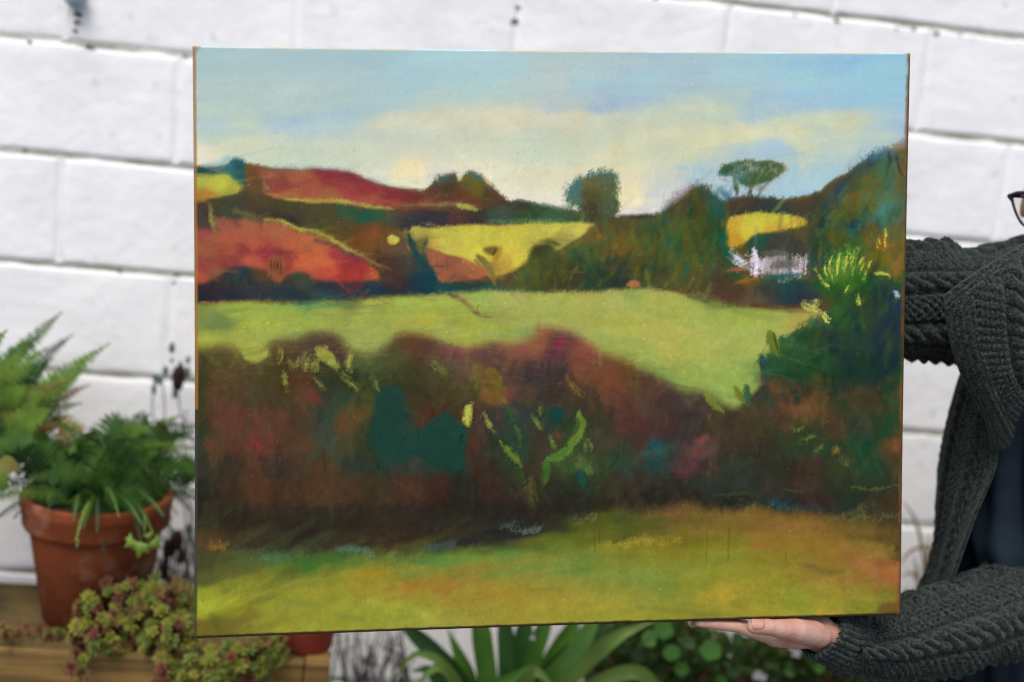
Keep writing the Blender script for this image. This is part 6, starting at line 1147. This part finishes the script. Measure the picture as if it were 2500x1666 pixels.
# ================================================================ nasturtium and low growth on the right
NAS = [leafmat('nasturtium', (0.085, 0.24, 0.035), .25, 20, .5, .3), leafmat('nasturtium_dark', (0.03, 0.085, 0.02), .3, 20, .5, .25)]
nas = empty('nasturtium', at(1720, 1800, -.25) * np.array([1, 1, 0]), 'nasturtium with round bright green leaves and white flowers, growing under the hand', 'plant')
rn = random.Random(31)
def roundleaf(x, y, Y, r_, m):
    c = at(x, y, Y); nrm_ = np.array([rn.uniform(-.4, .4), -.8, rn.uniform(.2, .7)]); nrm_ /= np.linalg.norm(nrm_); a_ = np.cross(nrm_, [1, 0, .1]); a_ /= np.linalg.norm(a_); b_ = np.cross(nrm_, a_)
    V = [c - nrm_ * r_ * .12]; n = 18
    for rr2, dz in ((.5, -.04), (1, .02)):
        for i in range(n):
            q = 2 * math.pi * i / n; f = rr2 * r_ * (1 + .07 * math.sin(5 * q + x) + .06 * math.sin(2 * q + y)); V.append(c + a_ * math.cos(q) * f + b_ * math.sin(q) * f + nrm_ * dz * r_)
    Fc = [(0, 1 + i, 1 + (i + 1) % n) for i in range(n)] + [(1 + i, 1 + n + i, 1 + n + (i + 1) % n, 1 + (i + 1) % n) for i in range(n)]
    mesh('round_leaf', V, Fc, m, nas)
    s0 = c - nrm_ * r_ * .12; g_ = np.array([c[0] + rn.uniform(-.1, .1), c[1] + .06, max(.02, c[2] - .35)]); P = crom(np.array([s0, (s0 + g_) / 2 + np.array([.02, 0, .02]), g_]), 10); grid_mesh('leaf_stalk', tubeP(P, .0016, 5), NAS[1], nas, wrap=True)
for x, y, r_, mi in [(1735, 1588, .021, 0), (1640, 1594, .017, 0), (1664, 1632, .016, 0), (1620, 1538, .020, 0), (1585, 1560, .016, 0), (1790, 1640, .013, 1), (1560, 1600, .016, 1), (1700, 1655, .014, 1), (1830, 1600, .012, 1), (1880, 1640, .014, 1), (1930, 1640, .012, 0), (1800, 1560, .012, 1), (1520, 1580, .014, 1), (1960, 1660, .013, 1), (2000, 1630, .012, 0), (1760, 1665, .014, 0), (1680, 1570, .014, 1)]:
    roundleaf(x, y, -.30 + rn.uniform(-.05, .03), r_, NAS[mi])
PET = leafmat('white_petal', (0.72, 0.68, 0.70), .1, 20, .6, .3, objvar=.03)
def flower(x, y, Y, r_, m, name='flower'):
    c = at(x, y, Y); V, Fc = [], []
    for i in range(5):
        a = 2 * math.pi * i / 5 + .3; d = np.array([math.cos(a), -.25, math.sin(a)]); s_ = np.array([-math.sin(a), 0, math.cos(a)]); k = len(V)
        V += [c, c + d * r_ * .6 + s_ * r_ * .45, c + d * r_ + np.array([0, -.003, 0]), c + d * r_ * .6 - s_ * r_ * .45]; Fc.append((k, k + 1, k + 2, k + 3))
    return mesh(name, V, Fc, m, nas)
for x, y, r_ in ((1942, 1592, .015), (1930, 1580, .010), (1848, 1646, .017), (1862, 1652, .012), (1780, 1600, .006), (1300, 1556, .008)): flower(x, y, -.33, r_ * .75, PET)
UG = [leafmat('undergrowth', (0.045, 0.10, 0.018), .5, 20, .6, .2), leafmat('undergrowth_olive', (0.085, 0.105, 0.02), .5, 20, .6, .2), leafmat('dry_litter', (0.09, 0.04, 0.016), .5, 20, .8, .05)]
ug = empty('undergrowth', at(1750, 1900, -.15) * np.array([1, 1, 0]), 'dark tangle of small leaved undergrowth low along the wall on the right', 'plant')
for mi, m in enumerate(UG):
    V, Fc = [], []
    for k in range((5200, 2600, 700)[mi]):
        x = rn.uniform(1440, 2250); y = rn.uniform(1540 if x < 1990 else 1610, 1800) if mi < 2 else rn.uniform(1620, 1760)
        y += 60 * math.sin(x / 90) * .5
        c = at(x, y, rn.uniform(-.30, -.06)); d = np.array([rn.uniform(-1, 1), rn.uniform(-.8, .4), rn.uniform(-.2, 1)]); d *= rn.uniform(.014, .036) / np.linalg.norm(d); s_ = np.cross(d, [rn.uniform(-.5, .5), -1, .3]) * rn.uniform(.22, .42); kk = len(V)
        if c[2] < .03: continue
        V += [c, c + d * .55 + s_, c + d, c + d * .55 - s_]; Fc.append((kk, kk + 1, kk + 2, kk + 3))
    tag(mesh('small_leaves', V, Fc, m, ug, smooth=False), kind='stuff')
# ================================================================ dry grass between painting and sleeve
STRAW = mat('straw', (0.24, 0.18, 0.08), .8, .15, .3, 30)
gr_ = empty('dry_grass', at(2240, 1700, -.12) * np.array([1, 1, 0]), 'tuft of pale dry grass arching against the wall beside the cardigan', 'plant')
for i, pts in enumerate(['2205,1225 2232,1265 2250,1330 2256,1420 2250,1600 2245,1900', '2195,1380 2225,1345 2262,1335 2280,1345', '2270,1300 2264,1360 2262,1450 2250,1700', '2200,1410 2225,1400 2245,1440 2248,1600 2245,1900', '2285,1380 2268,1410 2258,1500 2248,1800', '2215,1440 2235,1470 2246,1600 2245,1850', '2150,1560 2200,1600 2235,1700 2245,1900', '2300,1420 2280,1460 2262,1600', '2232,1360 2242,1440 2246,1700']):
    P = crom(np.array([at(x, y, -.11 + .012 * (i % 4)) for x, y in PT(pts)]), 24); grid_mesh('grass_blade', tubeP(P, np.interp(np.linspace(0, 1, 24), [0, .3, 1], [.0012, .0042, .0036]), 5), STRAW, gr_, wrap=True)
